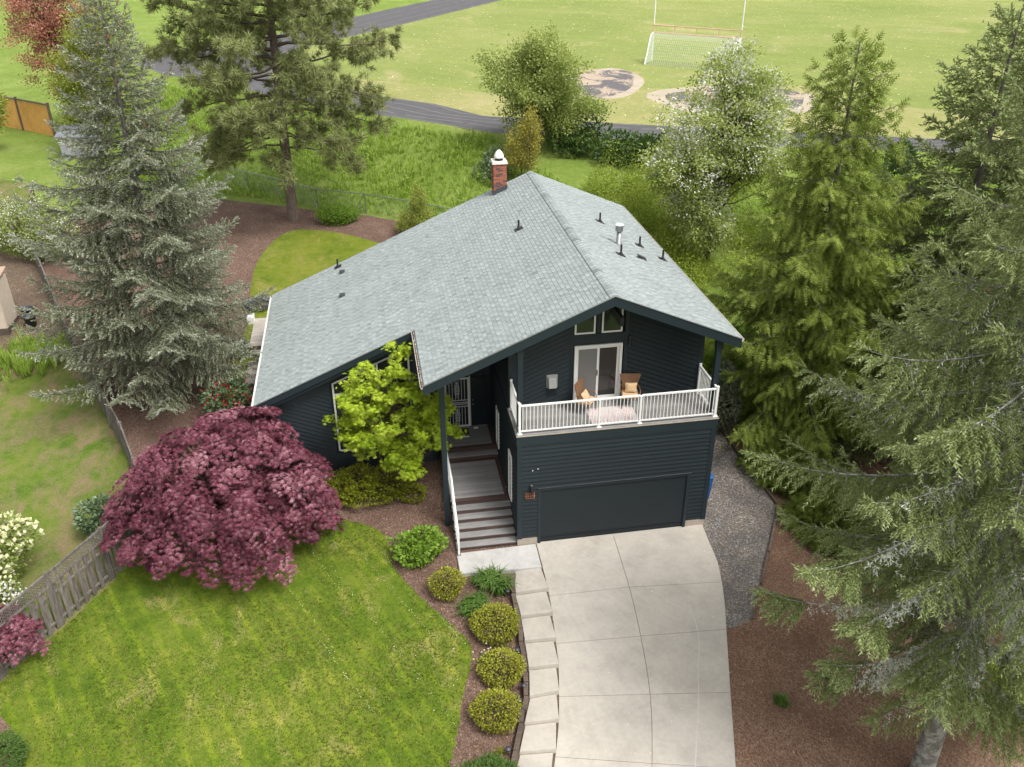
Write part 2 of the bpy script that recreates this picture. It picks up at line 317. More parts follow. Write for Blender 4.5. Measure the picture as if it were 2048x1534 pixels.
OV1D, OV1 = ellipse(15.2, 48.3, 3.5, 6.6, -.35, seed=4), ellipse(15.5, 48.9, 2.8, 5.6, -.35, seed=5)
OV2D, OV2 = ellipse(23.2, 40.2, 6.0, 5.6, .3, seed=6), ellipse(23.9, 41.0, 4.9, 4.6, .3, seed=8)
REG = [('driveway_bed', DRIVE, 'soil'), ('front_lawn', FRONT_LAWN, 'lawn'), ('gravel_path', GRAVEL, 'gravel'), ('back_lawn', BACK_LAWN, 'lawn2'),
       ('garden_bed', FRONT_MULCH, 'mulch'), ('woodland_floor', RIGHT_MULCH, 'redmulch'), ('shed_yard', SHED_DIRT, 'soil'), ('neighbour_lawn', NEIGHBOUR, 'lawn3'),
       ('running_track', TRACK, 'asphalt'), ('worn_play_surface', OV1, 'darkpatch'), ('worn_play_surface', OV2, 'darkpatch'), ('dirt_ring', OV1D, 'dirt'), ('dirt_ring', OV2D, 'dirt'),
       ('dry_verge', DRYIN, 'drygrass'), ('school_field', INSIDE, 'field'), ('meadow', None, 'meadow')]
pts = []; edges = []
for nm, poly, _ in REG:
    if poly is None: continue
    dp = dense(poly, .6 if nm not in ('school_field', 'running_track', 'dry_verge') else 3.); b0 = len(pts)
    pts += dp; edges += [(b0+i, b0+(i+1) % len(dp)) for i in range(len(dp))]
gx, gy = np.meshgrid(np.arange(-26, 16, .6), np.arange(-13, 36, .6)); fine = np.c_[gx.ravel(), gy.ravel()]
gx, gy = np.meshgrid(np.arange(-160, 260, 6.), np.arange(-60, 300, 6.)); coarse = np.c_[gx.ravel(), gy.ravel()]
gx, gy = np.meshgrid(np.arange(-45, 50, 2.), np.arange(-20, 80, 2.)); midg = np.c_[gx.ravel(), gy.ravel()]
inn = lambda q, a, b, c, d: (q[:, 0] > a) & (q[:, 0] < b) & (q[:, 1] > c) & (q[:, 1] < d)
coarse = coarse[~inn(coarse, -46, 50, -21, 80)]; midg = midg[~inn(midg, -26.5, 16.2, -13.4, 36.2)]
allp = pts+[tuple(q) for q in np.r_[fine, midg, coarse]]
cv, ce, cf = delaunay_2d_cdt([Vector(p) for p in allp], edges, [], 0, 1e-4)[:3]
CV = np.array([(v.x, v.y) for v in cv]); CFc = np.array([f for f in cf if len(f) == 3])
CZ = H(CV[:, 0], CV[:, 1]); rough_n = np.random.default_rng(5).normal(0, .012, len(CZ)); CZ = CZ+rough_n*(CV[:, 1] > -3)
ctr = CV[CFc].mean(1); done = np.zeros(len(CFc), bool)
for nm, poly, mk in REG:
    sel = ~done if poly is None else (~done & inpoly(ctr[:, 0], ctr[:, 1], poly)); done |= sel
    f = CFc[sel]
    if not len(f): continue
    u, inv = np.unique(f, return_inverse=True); V = np.c_[CV[u], CZ[u]]
    a = V[inv.reshape(-1, 3)]; cr = np.cross(a[:, 1]-a[:, 0], a[:, 2]-a[:, 0])[:, 2]; ff = inv.reshape(-1, 3).copy(); ff[cr < 0] = ff[cr < 0][:, ::-1]
    o = npmesh(nm, V, ff, MAT[mk], None, None, True, 'structure')
    if nm == 'running_track': track_o = o
# lane lines
def resample(line, n):
    L = np.array(line, float); s = np.r_[0, np.cumsum(np.hypot(*np.diff(L, axis=0).T))]; q = np.linspace(0, s[-1], n)
    return np.c_[np.interp(q, s, L[:, 0]), np.interp(q, s, L[:, 1])]
ro, ri = resample(catmull(OUTER[1:], 5), 160), resample(catmull(INNER[1:], 5), 160)
for k in (.04, .27, .5, .73, .96):
    c = ro+(ri-ro)*k; d = np.gradient(c, axis=0); d /= np.linalg.norm(d, axis=1)[:, None]; nrm = np.c_[-d[:, 1], d[:, 0]]*.04
    V = np.r_[np.c_[c+nrm, np.full(160, 6.012)], np.c_[c-nrm, np.full(160, 6.012)]]
    npmesh('lane_line', V, [(i, 160+i, 161+i, i+1) for i in range(159)], MAT['lane'], track_o)

# ------------------------------------------------------------------ driveway slabs, steps, entry slab
drive = thing('driveway', 'curved concrete driveway of scored slabs leading to the garage', 'driveway'); drive['kind'] = 'structure'
LC = [(.62,.0),(.62,-1.15),(.60,-2.19),(.52,-3.17),(.42,-4.16),(.30,-5.11),(.12,-6.0),(-.08,-6.89),(-.35,-7.78),(-.8,-9.),(-2.4,-12.6)]
CC = [(3.31,.0),(3.2,-2.42),(3.0,-4.38),(2.67,-6.42),(2.09,-8.49),(.9,-12)]
RC = [(6.52,.0),(6.46,-.95),(6.41,-1.85),(6.08,-3.26),(5.67,-4.54),(4.94,-6.77),(4.25,-8.9),(3.2,-12)]
def cx(line, y): a = np.array(catmull(line, 6))[::-1]; return np.interp(y, a[:, 1], a[:, 0])
JL, JC, JR = [-.0,-2.38,-4.26,-6.09,-7.9,-10.], [-.0,-2.42,-4.38,-6.42,-8.49,-10.6], [-.0,-2.67,-4.54,-6.72,-8.98,-11.2]
nd = 0
for k in range(5):
    for (la, ja, lb, jb) in ((LC, JL, CC, JC), (CC, JC, RC, JR)):
        nu, nv = 6, 7; e = .007; V = []; top = {}
        for j in range(nv):
            v = j/(nv-1); ya = ja[k]+(ja[k+1]-ja[k])*v; yb = jb[k]+(jb[k+1]-jb[k])*v
            if j == 0 and k: ya -= e; yb -= e
            if j == nv-1: ya += e; yb += e
            xa, xb = cx(la, ya)+e, cx(lb, yb)-e
            for i in range(nu):
                u = i/(nu-1); x, y = xa+(xb-xa)*u, ya+(yb-ya)*u; V.append((x, y, Hs(x, y)+.03))
        F = [(j*nu+i, (j+1)*nu+i, (j+1)*nu+i+1, j*nu+i+1) for j in range(nv-1) for i in range(nu-1)]
        ring = [i for i in range(nu)]+[j*nu+nu-1 for j in range(1, nv)]+[(nv-1)*nu+i for i in range(nu-2, -1, -1)]+[j*nu for j in range(nv-2, 0, -1)]
        n0 = len(V); V += [(V[i][0], V[i][1], V[i][2]-.12) for i in ring]
        F += [(ring[i], ring[(i+1) % len(ring)], n0+(i+1) % len(ring), n0+i) for i in range(len(ring))]
        MB().add(V, F).build('concrete_slab', MAT['concrete'], drive)
SL = [(-.31,-1.21),(-.47,-2.22),(-.46,-3.18),(-.51,-4.12),(-.57,-5.1),(-.72,-6.04),(-1.01,-6.87),(-1.3,-7.71),(-1.65,-8.6),(-2.1,-9.6)]
SR = [(.58,-1.1),(.56,-2.19),(.48,-3.17),(.38,-4.16),(.26,-5.11),(.08,-6.0),(-.12,-6.89),(-.39,-7.78),(-.75,-8.7),(-1.2,-9.7)]
steps = thing('garden_steps', 'long shallow concrete steps running down beside the driveway', 'steps')
for i in range(1, len(SL)):
    zt = Hs(.2, (SL[i-1][1]+SL[i][1])/2)+.13; z0 = zt-.4; g_ = .012
    b = [(SL[i-1][0]+.0, SL[i-1][1]-g_), (SL[i][0]-.01, SL[i][1]), (SR[i][0]+.05, SR[i][1]), (SR[i-1][0]-.03, SR[i-1][1]-g_)]
    m = MB(); ins = .02; c_ = np.mean(b, axis=0); tp = [tuple(np.array(q)+(c_-np.array(q))*.02) for q in b]
    dz = [-.028, .024, .024, -.028]
    m.hexa([(x, y, z0) for x, y in b], [(x, y, zt-.02+d_) for (x, y), d_ in zip(b, dz)]); m.hexa([(x, y, zt-.0199+d_) for (x, y), d_ in zip(b, dz)], [(x, y, zt+d_) for (x, y), d_ in zip(tp, dz)]); m.build('step_slab', MAT['concrete'], steps)
m = MB(); es = [(-2.1,-.1),(-2.1,-1.12),(.57,-1.22),(.60,-.05)]
m.hexa([(x, y, -.4) for x, y in es], [(x, y, .03) for x, y in es]); m.hexa([(x, y, .0301) for x, y in es], [(x+(-.75-x)*.012, y+(-.6-y)*.03, .05) for x, y in es])
tag(m.build('entry_slab', MAT['slab'], None), 'pale concrete landing slab at the foot of the entry stairs', 'slab')
# ------------------------------------------------------------------ house
W, HT, HD, YW = 6.55, 4.03, 4.42, 1.71
XR, ZR, ML, MR = 2.949, 8.871, .4283, .4183
YF, YB, YN, XE, XL1, XL2 = .15, 13.84, 4.09, 7.13, -2.88, -8.49
def zroof(x): return ZR-(XR-x)*ML if x < XR else ZR-(x-XR)*MR
house = thing('house', 'dark navy split-level house with grey shingle roof and white balcony railing', 'house')
nav, trim, wht = MAT['navy'], MAT['navytrim'], MAT['white']
def clip(poly, a, b, c):      # keep a*x+b*y<=c
    out = []; n = len(poly)
    for i in range(n):
        p, q = poly[i], poly[(i+1) % n]; dp, dq = a*p[0]+b*p[1]-c, a*q[0]+b*q[1]-c
        if dp <= 0: out.append(p)
        if dp*dq < 0: t_ = dp/(dp-dq); out.append((p[0]+(q[0]-p[0])*t_, p[1]+(q[1]-p[1])*t_))
    return out
def siding(parent, poly, slope, pitch, to3, thick=.046, mat=None, gap=.010):
    """lap boards clipped to a convex polygon in wall space (u along, v up); to3(u,v,depth)"""
    k = math.hypot(1, slope); nx, ny = -slope/k, 1/k
    dv = [nx*u+ny*v for u, v in poly]; lo = math.floor(min(dv)/pitch); hi = math.ceil(max(dv)/pitch)
    for i in range(lo, hi):
        s = clip(clip(poly, -nx, -ny, -i*pitch-.001), nx, ny, (i+1)*pitch-gap)
        if len(s) < 3: continue
        area = abs(sum(s[j][0]*s[(j+1) % len(s)][1]-s[(j+1) % len(s)][0]*s[j][1] for j in range(len(s))))/2
        if area < .004: continue
        dep = [thick*(1.0-.8*((nx*u+ny*v)/pitch-i)) for u, v in s]
        MB().hexa([to3(u, v, 0) for u, v in s], [to3(u, v, d) for (u, v), d in zip(s, dep)]).build('clapboard', mat or nav, parent)
front = lambda y: (lambda u, v, d: (u, y-d, v))
PITCH = .153
# garage wall
gw = B('garage_wall', .02, W-.02, .004, .2, .32, HD-.06, nav, house)
xd0, xd1, dh = .764, 5.764, 2.21
for poly in ([(.13, .34), (xd0-.1, .34), (xd0-.1, HT), (.13, HT)], [(xd1+.1, .34), (W-.13, .34), (W-.13, HT), (xd1+.1, HT)], [(xd0-.1, dh+.1), (xd1+.1, dh+.1), (xd1+.1, HT), (xd0-.1, HT)]):
    siding(gw, poly, 0, PITCH, front(.0))
for x0, x1 in ((-.03, .13), (W-.13, W+.03)): B('corner_trim', x0, x1, -.045, .02, .30, HT, trim, house)
B('band_board', -.05, W+.05, -.055, .02, HT+.004, HD-.06, trim, house)
B('band_board', -.055, .02, .021, 1.69, HT+.004, HD-.06, trim, house)
B('band_board', W-.02, W+.055, .021, 1.69, HT+.004, HD-.06, trim, house)
B('foundation', -.02, xd0-.101, -.02, .18, -.25, .295, MAT['foundation'], house); B('foundation', xd1+.101, W+.02, -.02, .18, -.3, .295, MAT['foundation'], house)
# garage door
gd = thing('garage_door', '', ''); del gd['label'], gd['category']; gd.parent = house
B('door_frame', xd0-.1, xd0, -.05, .1, -.02, dh+.1, trim, gd); B('door_frame', xd1, xd1+.1, -.05, .1, -.02, dh+.1, trim, gd); B('door_frame', xd0+.001, xd1-.001, -.05, .1, dh, dh+.099, trim, gd)
B('drip_edge', xd0-.12, xd1+.12, -.075, -.02, dh+.101, dh+.118, MAT['lead'], gd)
ph = dh/4
for i in range(4):
    m = MB().box(xd0+.001, xd1-.001, .03, .07, .04+i*ph*.985, .04+(i+1)*ph*.985-.03)
    for j in range(3): m.box(xd0+.001, xd1-.001, .014, .0301, .06+i*ph*.985+j*.175, .06+i*ph*.985+j*.175+.15)
    m.build('door_panel', MAT['navydark'], gd)
B('door_seal', xd0+.002, xd1-.002, .03, .07, -.03, .038, MAT['black'], gd)
B('garage_threshold', xd0-.05, xd1+.05, -.12, .03, -.1, .035, MAT['slab'], house)
# side walls
sw = B('entry_side_wall', .0, .02, .201, 5.88, -.2, HD-.07, nav, house)
siding(sw, [(.1, .34), (5.86, .34+.9), (5.86, HD-.1), (.1, HD-.1)], 0, PITCH, lambda u, v, d: (-d, u, v))
uw = MB().hexa([(.0, YW+.02, HD-.05), (.02, YW+.02, HD-.05), (.02, 5.9, HD-.05), (.0, 5.9, HD-.05)], [(.0, YW+.02, zroof(0)-.3), (.02, YW+.02, zroof(0)-.3), (.02, 5.9, zroof(0)-.3), (.0, 5.9, zroof(0)-.3)]).build('upper_side_wall', nav, house)
siding(uw, [(YW+.05, HD-.02), (5.88, HD-.02), (5.88, zroof(0)-.3), (YW+.05, zroof(0)-.3)], 0, PITCH, lambda u, v, d: (-d, u, v))
rwm = MB().box(W-.02, W, .21, 13.3, -.3, HD-.07); rwm.box(W-.0199, W-.001, YW+.03, 13.3, HD-.069, zroof(W)-.25); rw_o = rwm.build('outer_side_wall', nav, house)
siding(rw_o, [(.22, .3), (13.2, 1.6), (13.2, zroof(W)-.3), (YW+.05, zroof(W)-.3), (YW+.05, HD-.1), (.22, HD-.1)][:], 0, PITCH, lambda u, v, d: (W+d, u, v)) if False else None
siding(rw_o, [(.22, .3), (13.2, .3), (13.2, HD-.1), (.22, HD-.1)], 0, PITCH, lambda u, v, d: (W+d, u, v))
siding(rw_o, [(YW+.05, HD-.1), (13.2, HD-.1), (13.2, zroof(W)-.3), (YW+.05, zroof(W)-.3)], 0, PITCH, lambda u, v, d: (W+d, u, v))
# balcony wall with diagonal boards
bw = MB(); wallp = [(0.02, HD), (W-.02, HD), (W-.02, zroof(W)-.22), (XR, ZR-.22), (.02, zroof(.02)-.22)]
PX0, PX1, PZ = 2.16, 3.76, 6.51
def slab2(m, poly, y0, y1): m.hexa([(u, y0, v) for u, v in poly], [(u, y1, v) for u, v in poly])
def roofcap(poly, off=.24):
    p_ = clip(poly, -ML, 1, ZR-ML*XR-off); return clip(p_, MR, 1, ZR+MR*XR-off)
slab2(bw, roofcap([(.02, HD), (PX0-.06, HD), (PX0-.06, 9), (.02, 9)]), YW+.001, YW+.15); slab2(bw, roofcap([(PX1+.06, HD), (W-.02, HD), (W-.02, 9), (PX1+.06, 9)]), YW+.001, YW+.15)
slab2(bw, [(PX0-.059, PZ+.05), (PX1+.059, PZ+.05), (PX1+.059, 6.9), (PX0-.059, 6.9)], YW+.001, YW+.15)
bwo = bw.build('balcony_wall', nav, house)
siding(bwo, roofcap([(.12, HD+.02), (PX0-.17, HD+.02), (PX0-.17, 9), (.12, 9)]), ML, PITCH, front(YW), gap=.024); siding(bwo, roofcap([(PX1+.17, HD+.02), (W-.14, HD+.02), (W-.14, 9), (PX1+.17, 9)]), -MR, PITCH, front(YW), gap=.024)
siding(bwo, [(PX0-.05, PZ+.08), (PX1+.05, PZ+.08), (PX1+.05, 6.80), (PX0-.05, 6.80)], 0, PITCH, front(YW))
for x0, x1 in ((PX0-.17, PX0-.05), (PX1+.05, PX1+.17), (2.86, 2.99)):
    lo_ = HD if x1 != 2.99 else 6.93
    slab2((mm := MB()), roofcap([(x0, lo_), (x1, lo_), (x1, 9), (x0, 9)]), YW-.04, YW+.02); mm.build('window_trim', trim, house)
B('window_trim', PX0-.049, PX1+.049, YW-.038, YW+.02, 6.801, 6.90, trim, house); B('window_trim', PX0-.17, PX1+.30, YW-.05, YW+.01, PZ+.035, PZ+.075, trim, house)
for x0, x1 in ((-.02, .119), (W-.139, W+.02)): slab2((mm := MB()), roofcap([(x0, HD), (x1, HD), (x1, 9), (x0, 9)]), YW-.035, YW+.02); mm.build('corner_trim', trim, house)
# gable windows
def gwin(x0, x1, z0):
    w_ = thing('gable_window', '', ''); del w_['label'], w_['category']; w_.parent = house
    t_ = .055; out = roofcap([(x0, z0), (x1, z0), (x1, 9), (x0, 9)], .40); inn_ = roofcap([(x0+t_, z0+t_), (x1-t_, z0+t_), (x1-t_, 9), (x0+t_, 9)], .40+t_)
    slab2((mm := MB()), inn_, YW+.0, YW+.02); mm.build('pane', MAT['glass'], w_)
    B('frame', x0, x0+t_, YW-.03, YW+.03, z0, min(v for u, v in out if abs(u-x0) < 1e-6 and v > z0+.1), wht, w_)
    B('frame', x1-t_, x1, YW-.03, YW+.03, z0, min(v for u, v in out if abs(u-x1) < 1e-6 and v > z0+.1), wht, w_)
    B('frame', x0+t_+.001, x1-t_-.001, YW-.03, YW+.03, z0, z0+t_, wht, w_)
gwin(2.14, 2.82, 6.92); gwin(3.03, 3.72, 6.92)
MB().bar((3.34, YW, 7.80), (3.34, .55, 7.80), .12, .3).build('ridge_beam_end', MAT['black'], house)
# patio door
pd = thing('patio_door', '', ''); del pd['label'], pd['category']; pd.parent = house
for x0, x1, z0, z1 in ((PX0, PX0+.08, HD, PZ), (PX1-.08, PX1, HD, PZ), (PX0+.081, PX1-.081, PZ-.08, PZ), (PX0+.081, PX1-.081, HD, HD+.05)): B('frame', x0, x1, YW-.045, YW+.09, z0, z1, wht, pd)
def sash(x0, x1, y, mat, t_=.075):
    for a, b, c, d in ((x0, x0+t_, HD+.06, PZ-.09), (x1-t_, x1, HD+.06, PZ-.09), (x0+t_+.001, x1-t_-.001, PZ-.09-t_, PZ-.09), (x0+t_+.001, x1-t_-.001, HD+.06, HD+.06+t_*1.2)): B('sash', a, b, y, y+.03, c, d, wht, pd)
    B('pane', x0+t_, x1-t_, y+.012, y+.018, HD+.06+t_, PZ-.09-t_, mat, pd)
xm = (PX0+PX1)/2
screen = glassmat('insect_screen', (.16, .155, .15)); screen.node_tree.nodes['Principled BSDF'].inputs['Roughness'].default_value = .45
sash(PX0+.082, xm+.02, YW-.01, screen, .055); sash(xm-.02, PX1-.082, YW+.035, MAT['glass2'])
B('handle', xm-.03, xm-.005, YW-.04, YW-.011, HD+.95, HD+1.15, MAT['black'], pd)
# wall vent hood
wv = MB().box(1.24, 1.61, YW-.05, YW-.024, 5.08, 5.55); wv.hexa([(1.25, YW-.051, 5.10), (1.60, YW-.051, 5.10), (1.60, YW-.051, 5.53), (1.25, YW-.051, 5.53)], [(1.30, YW-.22, 5.13), (1.55, YW-.22, 5.13), (1.55, YW-.15, 5.48), (1.30, YW-.15, 5.48)])
wv.build('vent_hood', plain('brushed_metal', (.50, .50, .50), .35, .15, 8, .6), house); B('vent_backplate', 1.25, 1.60, YW-.045, YW-.024, 4.75, 5.07, MAT['navydark'], house)
# wall lamps
def wall_lamp(x, y, z, r=.055, h=.30):
    m = MB().lathe([(r*.9, 0), (r, .01), (r, h-.01), (r*.9, h)], (x, y-.11, z), 12); m.box(x-.03, x+.03, y-.06, y, z+h*.35, z+h*.65)
    o = m.build('wall_lamp', MAT['black'], house, True); MB().lathe([(r*.8, 0), (r*.8, .004)], (x, y-.11, z+h+.001), 12).build('lamp_lens', MAT['metal'], o)
wall_lamp(.43, -.02, 2.22); wall_lamp(3.97, YW-.01, 6.42, .05, .33); wall_lamp(-.42, 5.86, 3.25, .05, .33)
# house number
pl = B('number_plaque', .25, .54, -.06, -.03, 1.965, 2.165, plain('plaque_black', (.02, .018, .018), .5), house)
cop = plain('copper', (.55, .20, .10), .4, .15, 20, .6)
MB().box(.245, .545, -.066, -.0605, 1.955, 1.97).box(.245, .545, -.066, -.0605, 2.16, 2.175).box(.245, .26, -.066, -.0605, 1.971, 2.159).box(.53, .545, -.066, -.0605, 1.971, 2.159).build('plaque_border', cop, pl)
fc = bpy.data.curves.new('house_number', 'FONT'); fc.body = '10216'; fc.size = .135; fc.extrude = .003; fc.align_x = 'CENTER'; fc.align_y = 'CENTER'; fc.materials.append(cop)
fo = bpy.data.objects.new('house_number_text', fc); COL.objects.link(fo); dg_ = bpy.context.evaluated_depsgraph_get(); nm_ = bpy.data.meshes.new_from_object(fo.evaluated_get(dg_)); bpy.data.objects.remove(fo); fo = link('house_number', nm_, cop, pl); fo.location = (.395, -.066, 2.065); fo.rotation_euler = (math.pi/2, 0, 0)
MB().box(.46, .49, -.05, -.024, 3.02, 3.05).box(.64, .66, -.05, -.024, 3.06, 3.1).build('wall_hook', MAT['white_metal'], house)
# balcony floor
bf = B('balcony_floor', -.06, W+.06, -.075, YW, HD-.058, HD-.026, MAT['foundation'], house)
nb_ = 13; bwid = (YW+.06)/nb_
for i in range(nb_): B('floor_board', -.055, W+.055, -.06+i*bwid+.003, -.06+(i+1)*bwid-.003, HD-.0255, HD, MAT['grey_board'], bf)
# balcony railing
rl = thing('balcony_railing', '', ''); del rl['label'], rl['category']; rl.parent = house
RZ = HD+1.02; wm = MAT['white_metal']
def railpost(x, y, h=1.10, w=.075):
    MB().box(x-w/2, x+w/2, y-w/2, y+w/2, HD, HD+h).box(x-.075, x+.075, y-.075, y+.075, HD+.001, HD+.025).hexa([(x-w/2-.01, y-w/2-.01, HD+h+.001), (x+w/2+.01, y-w/2-.01, HD+h+.001), (x+w/2+.01, y+w/2+.01, HD+h+.001), (x-w/2-.01, y+w/2+.01, HD+h+.001)], [(x-.01, y-.01, HD+h+.03), (x+.01, y-.01, HD+h+.03), (x+.01, y+.01, HD+h+.03), (x-.01, y+.01, HD+h+.03)]).build('rail_post', wm, rl)
for x, y in ((.06, .03), (W-.06, .03), (.06, YW-.1), (W-.06, YW-.1)): railpost(x, y)
for x in (2.62, 3.96): railpost(x, .03, 1.0, .06)
def railrun(a, b, n):
    MB().bar((a[0], a[1], RZ), (b[0], b[1], RZ), .06, .05).build('top_rail', wm, rl); MB().bar((a[0], a[1], HD+.1), (b[0], b[1], HD+.1), .045, .04).build('bottom_rail', wm, rl)
    bm_ = None
    for i in range(n):
        t_ = (i+.5)/n; x, y = a[0]+(b[0]-a[0])*t_, a[1]+(b[1]-a[1])*t_
        if bm_ is None: bm_ = MB().box(-.011, .011, -.011, .011, HD+.121, RZ-.026).build('baluster', wm, rl); bm_.location = (x, y, 0)
        else: q = bm_.copy(); COL.objects.link(q); q.location = (x, y, 0)
railrun((.1, .03), (2.59, .03), 21); railrun((2.65, .03), (3.93, .03), 11); railrun((3.99, .03), (W-.1, .03), 21); railrun((.06, .07), (.06, YW-.14), 13); railrun((W-.06, .07), (W-.06, YW-.14), 13)
# support posts
def post(x, y, z0, z1, w=.17): MB().box(x-w/2, x+w/2, y-w/2, y+w/2, z0, z1).box(x-w/2-.02, x+w/2+.02, y-w/2-.02, y+w/2+.02, z1-.35, z1-.001).build('support_post', trim, house)
post(.12, .34, HD+.001, zroof(.12)-.28); post(W-.05, .36, HD+.001, zroof(W)-.28); post(-2.24, 1.3, -.05, zroof(-2.24)-.28)
# gable and entry walls on the low side
YL = 4.6; lw = MB(); lowp = lambda x0, x1, z0: clip([(x0, z0), (x1, z0), (x1, 9), (x0, 9)], -ML, 1, ZR-ML*XR-.24)
WX0, WX1, WZ = -5.79, -3.1, 1.53
for pz in (lowp(-8.1, WX0-.03, .2), lowp(WX1+.03, -2.3, .2), [(WX0-.029, .2), (WX1+.029, .2), (WX1+.029, WZ-.03), (WX0-.029, WZ-.03)]): slab2(lw, pz, YL+.001, YL+.15)
pz = clip(lowp(WX0-.029, WX1+.029, 3), ML, -1, -(ZR-ML*XR-.80)); slab2(lw, pz, YL+.001, YL+.15)
lwo = lw.build('gable_wall', nav, house)
for pz in (lowp(-8.05, WX0-.12, .3), lowp(WX1+.12, -2.4, .3), [(WX0-.119, .3), (WX1+.119, .3), (WX1+.119, WZ-.12), (WX0-.119, WZ-.12)], clip(lowp(WX0-.119, WX1+.119, 3), ML, -1, -(ZR-ML*XR-.72))): siding(lwo, pz, -ML, PITCH, front(YL))
B('corner_trim', -8.14, -8.02, YL-.04, YL+.16, .2, zroof(-8.1)-.27, trim, house); B('corner_trim', -2.42, -2.28, YL-.04, YL+.16, .2, zroof(-2.4)-.27, trim, house)
pw = thing('picture_window', '', ''); del pw['label'], pw['category']; pw.parent = house
ztop = lambda x: zroof(x)-.82
def wbar(a, b, w=.055): MB().bar((a[0], YL-.0, a[1]), (b[0], YL-.0, b[1]), .07, w, (0, 0, 1)).build('frame', wht, pw)
def vbar(x, z0, z1, w=.06): B('frame', x-w/2, x+w/2, YL-.035, YL+.035, z0, z1, wht, pw)
XM = -4.21
for x in (WX0, XM, WX1): vbar(x, WZ, ztop(x)+.02)
vbar(-5.05, WZ+.03, 1.98, .045); vbar(-3.6, WZ+.03, 1.98, .045)
for a, b in ((WX0+.031, XM-.031), (XM+.031, WX1-.031)):
    wbar((a, WZ), (b, WZ)); wbar((a, 2.03), (b, 2.03)); wbar((a, 3.86), (b, 3.86), .07); wbar((a, ztop(a)), (b, ztop(b)))
    for p_ in ([(a, WZ+.03), (b, WZ+.03), (b, 2.0), (a, 2.0)], [(a, 2.06), (b, 2.06), (b, 3.82), (a, 3.82)], [(a, 3.9), (b, 3.9), (b, ztop(b)-.03), (a, ztop(a)-.03)]):
        slab2((mm := MB()), p_, YL+.0, YL+.012); mm.build('pane', MAT['glass'], pw)
B('porch_return_wall', -2.32, -2.3, YL+.151, 5.89, .2, 6.3, nav, house)
ew = MB(); slab2(ew, [(-2.3, .2), (0, .2), (0, zroof(0)-.25), (-2.3, zroof(-2.3)-.25)], 5.9, 6.0); ew = ew.build('entry_wall', nav, house)
siding(ew, [(-2.29, .9), (-1.86, .9), (-1.86, 6), (-2.29, 6)], 0, PITCH, front(5.9))
MB().box(-8.1, W, 13.2, 13.35, .5, 3.6).box(-8.1, -8.0, YL+.16, 13.2, .3, 3.6).build('rear_wall', nav, house)
# front door and security door
fd = B('front_door', -.80, .0, 5.83, 5.88, 1.33, 3.42, MAT['navydark'], house)
for z0, z1 in ((1.5, 2.2), (2.35, 3.25)): MB().box(-.68, -.44, 5.82, 5.829, z0, z1).box(-.34, -.1, 5.82, 5.829, z0, z1).build('door_panel', MAT['navydark'], fd)
MB().lathe([(.0, 0), (.034, .0), (.034, .05), (.0, .05)], (0, 0, 0), 10).build('knob', MAT['metal'], fd, True).matrix_local = Matrix.Translation((-.72, 5.83, 2.28)) @ Matrix.Rotation(math.pi/2, 4, 'X')
MB().lathe([(.0, 0), (.026, .0), (.026, .03), (.0, .03)], (0, 0, 0), 10).build('deadbolt', MAT['metal'], fd, True).matrix_local = Matrix.Translation((-.72, 5.83, 2.46)) @ Matrix.Rotation(math.pi/2, 4, 'X')
sd = thing('security_door', '', ''); del sd['label'], sd['category']; sd.parent = house
SX0, SX1, SZ0, SZ1, SY = -1.78, -.86, 1.34, 3.46, 5.80
B('door_backing', SX0, SX1, 5.86, 5.89, SZ0, SZ1, MAT['navydark'], sd)
for a, b, c, d in ((SX0, SX0+.055, SZ0, SZ1), (SX1-.055, SX1, SZ0, SZ1), (SX0+.056, SX1-.056, SZ0, SZ0+.055), (SX0+.056, SX1-.056, SZ1-.055, SZ1)): B('frame', a, b, SY-.02, SY+.02, c, d, wm, sd)
B('frame', SX1+.005, SX1+.05, SY, SY+.05, SZ0, SZ1+.05, MAT['offwhite'], sd)
zm = 2.36
for z in (zm-.13, zm-.03, zm+.04, zm+.14): B('cross_bar', SX0+.056, SX1-.056, SY-.012, SY+.012, z-.012, z+.012, wm, sd)
sx = [SX0+.055+(SX1-SX0-.11)*k/7 for k in range(1, 7)]
for i, x in enumerate(sx):
    for z0, z1 in ((SZ0+.056, zm-.143), (zm+.153, SZ1-.056)):
        B('bar', x-.008, x+.008, SY-.008, SY+.008, z0, z1, wm, sd)
xc = (SX0+SX1)/2
for zc in (1.78, 2.95):
    m = MB(); m.bar((xc, SY, zc-.36), (xc, SY, zc+.36), .014, .014)
    for sgn in (-1, 1):
        for k, (r, dz) in enumerate(((.05, .17), (.062, .06), (.062, -.06), (.05, -.17))):
            m.tube([(xc+sgn*(r*.95-r*(1-a/18)*math.cos(a*.5)), SY, zc+dz+r*(1-a/22)*math.sin(a*.5)) for a in range(0, 14)], .008, 4)
    m.hexa([(xc-.025, SY-.005, zc+.28), (xc, SY-.005, zc+.22), (xc+.025, SY-.005, zc+.28), (xc, SY-.005, zc+.38)], [(xc-.025, SY+.005, zc+.28), (xc, SY+.005, zc+.22), (xc+.025, SY+.005, zc+.28), (xc, SY+.005, zc+.38)])
    m.build('scroll', wm, sd)
# slim side windows
for y0, z0, z1 in ((.95, 1.15, 2.95), (3.72, 1.5, 3.05)):
    s_ = thing('side_window', '', ''); del s_['label'], s_['category']; s_.parent = house
    MB().box(-.075, -.023, y0, y0+.06, z0, z1).box(-.075, -.023, y0+.5, y0+.56, z0, z1).box(-.075, -.023, y0+.061, y0+.499, z0, z0+.06).box(-.075, -.023, y0+.061, y0+.499, z1-.06, z1).build('frame', wht, s_)
    B('pane', -.045, -.03, y0+.06, y0+.5, z0+.06, z1-.06, MAT['glass'], s_)
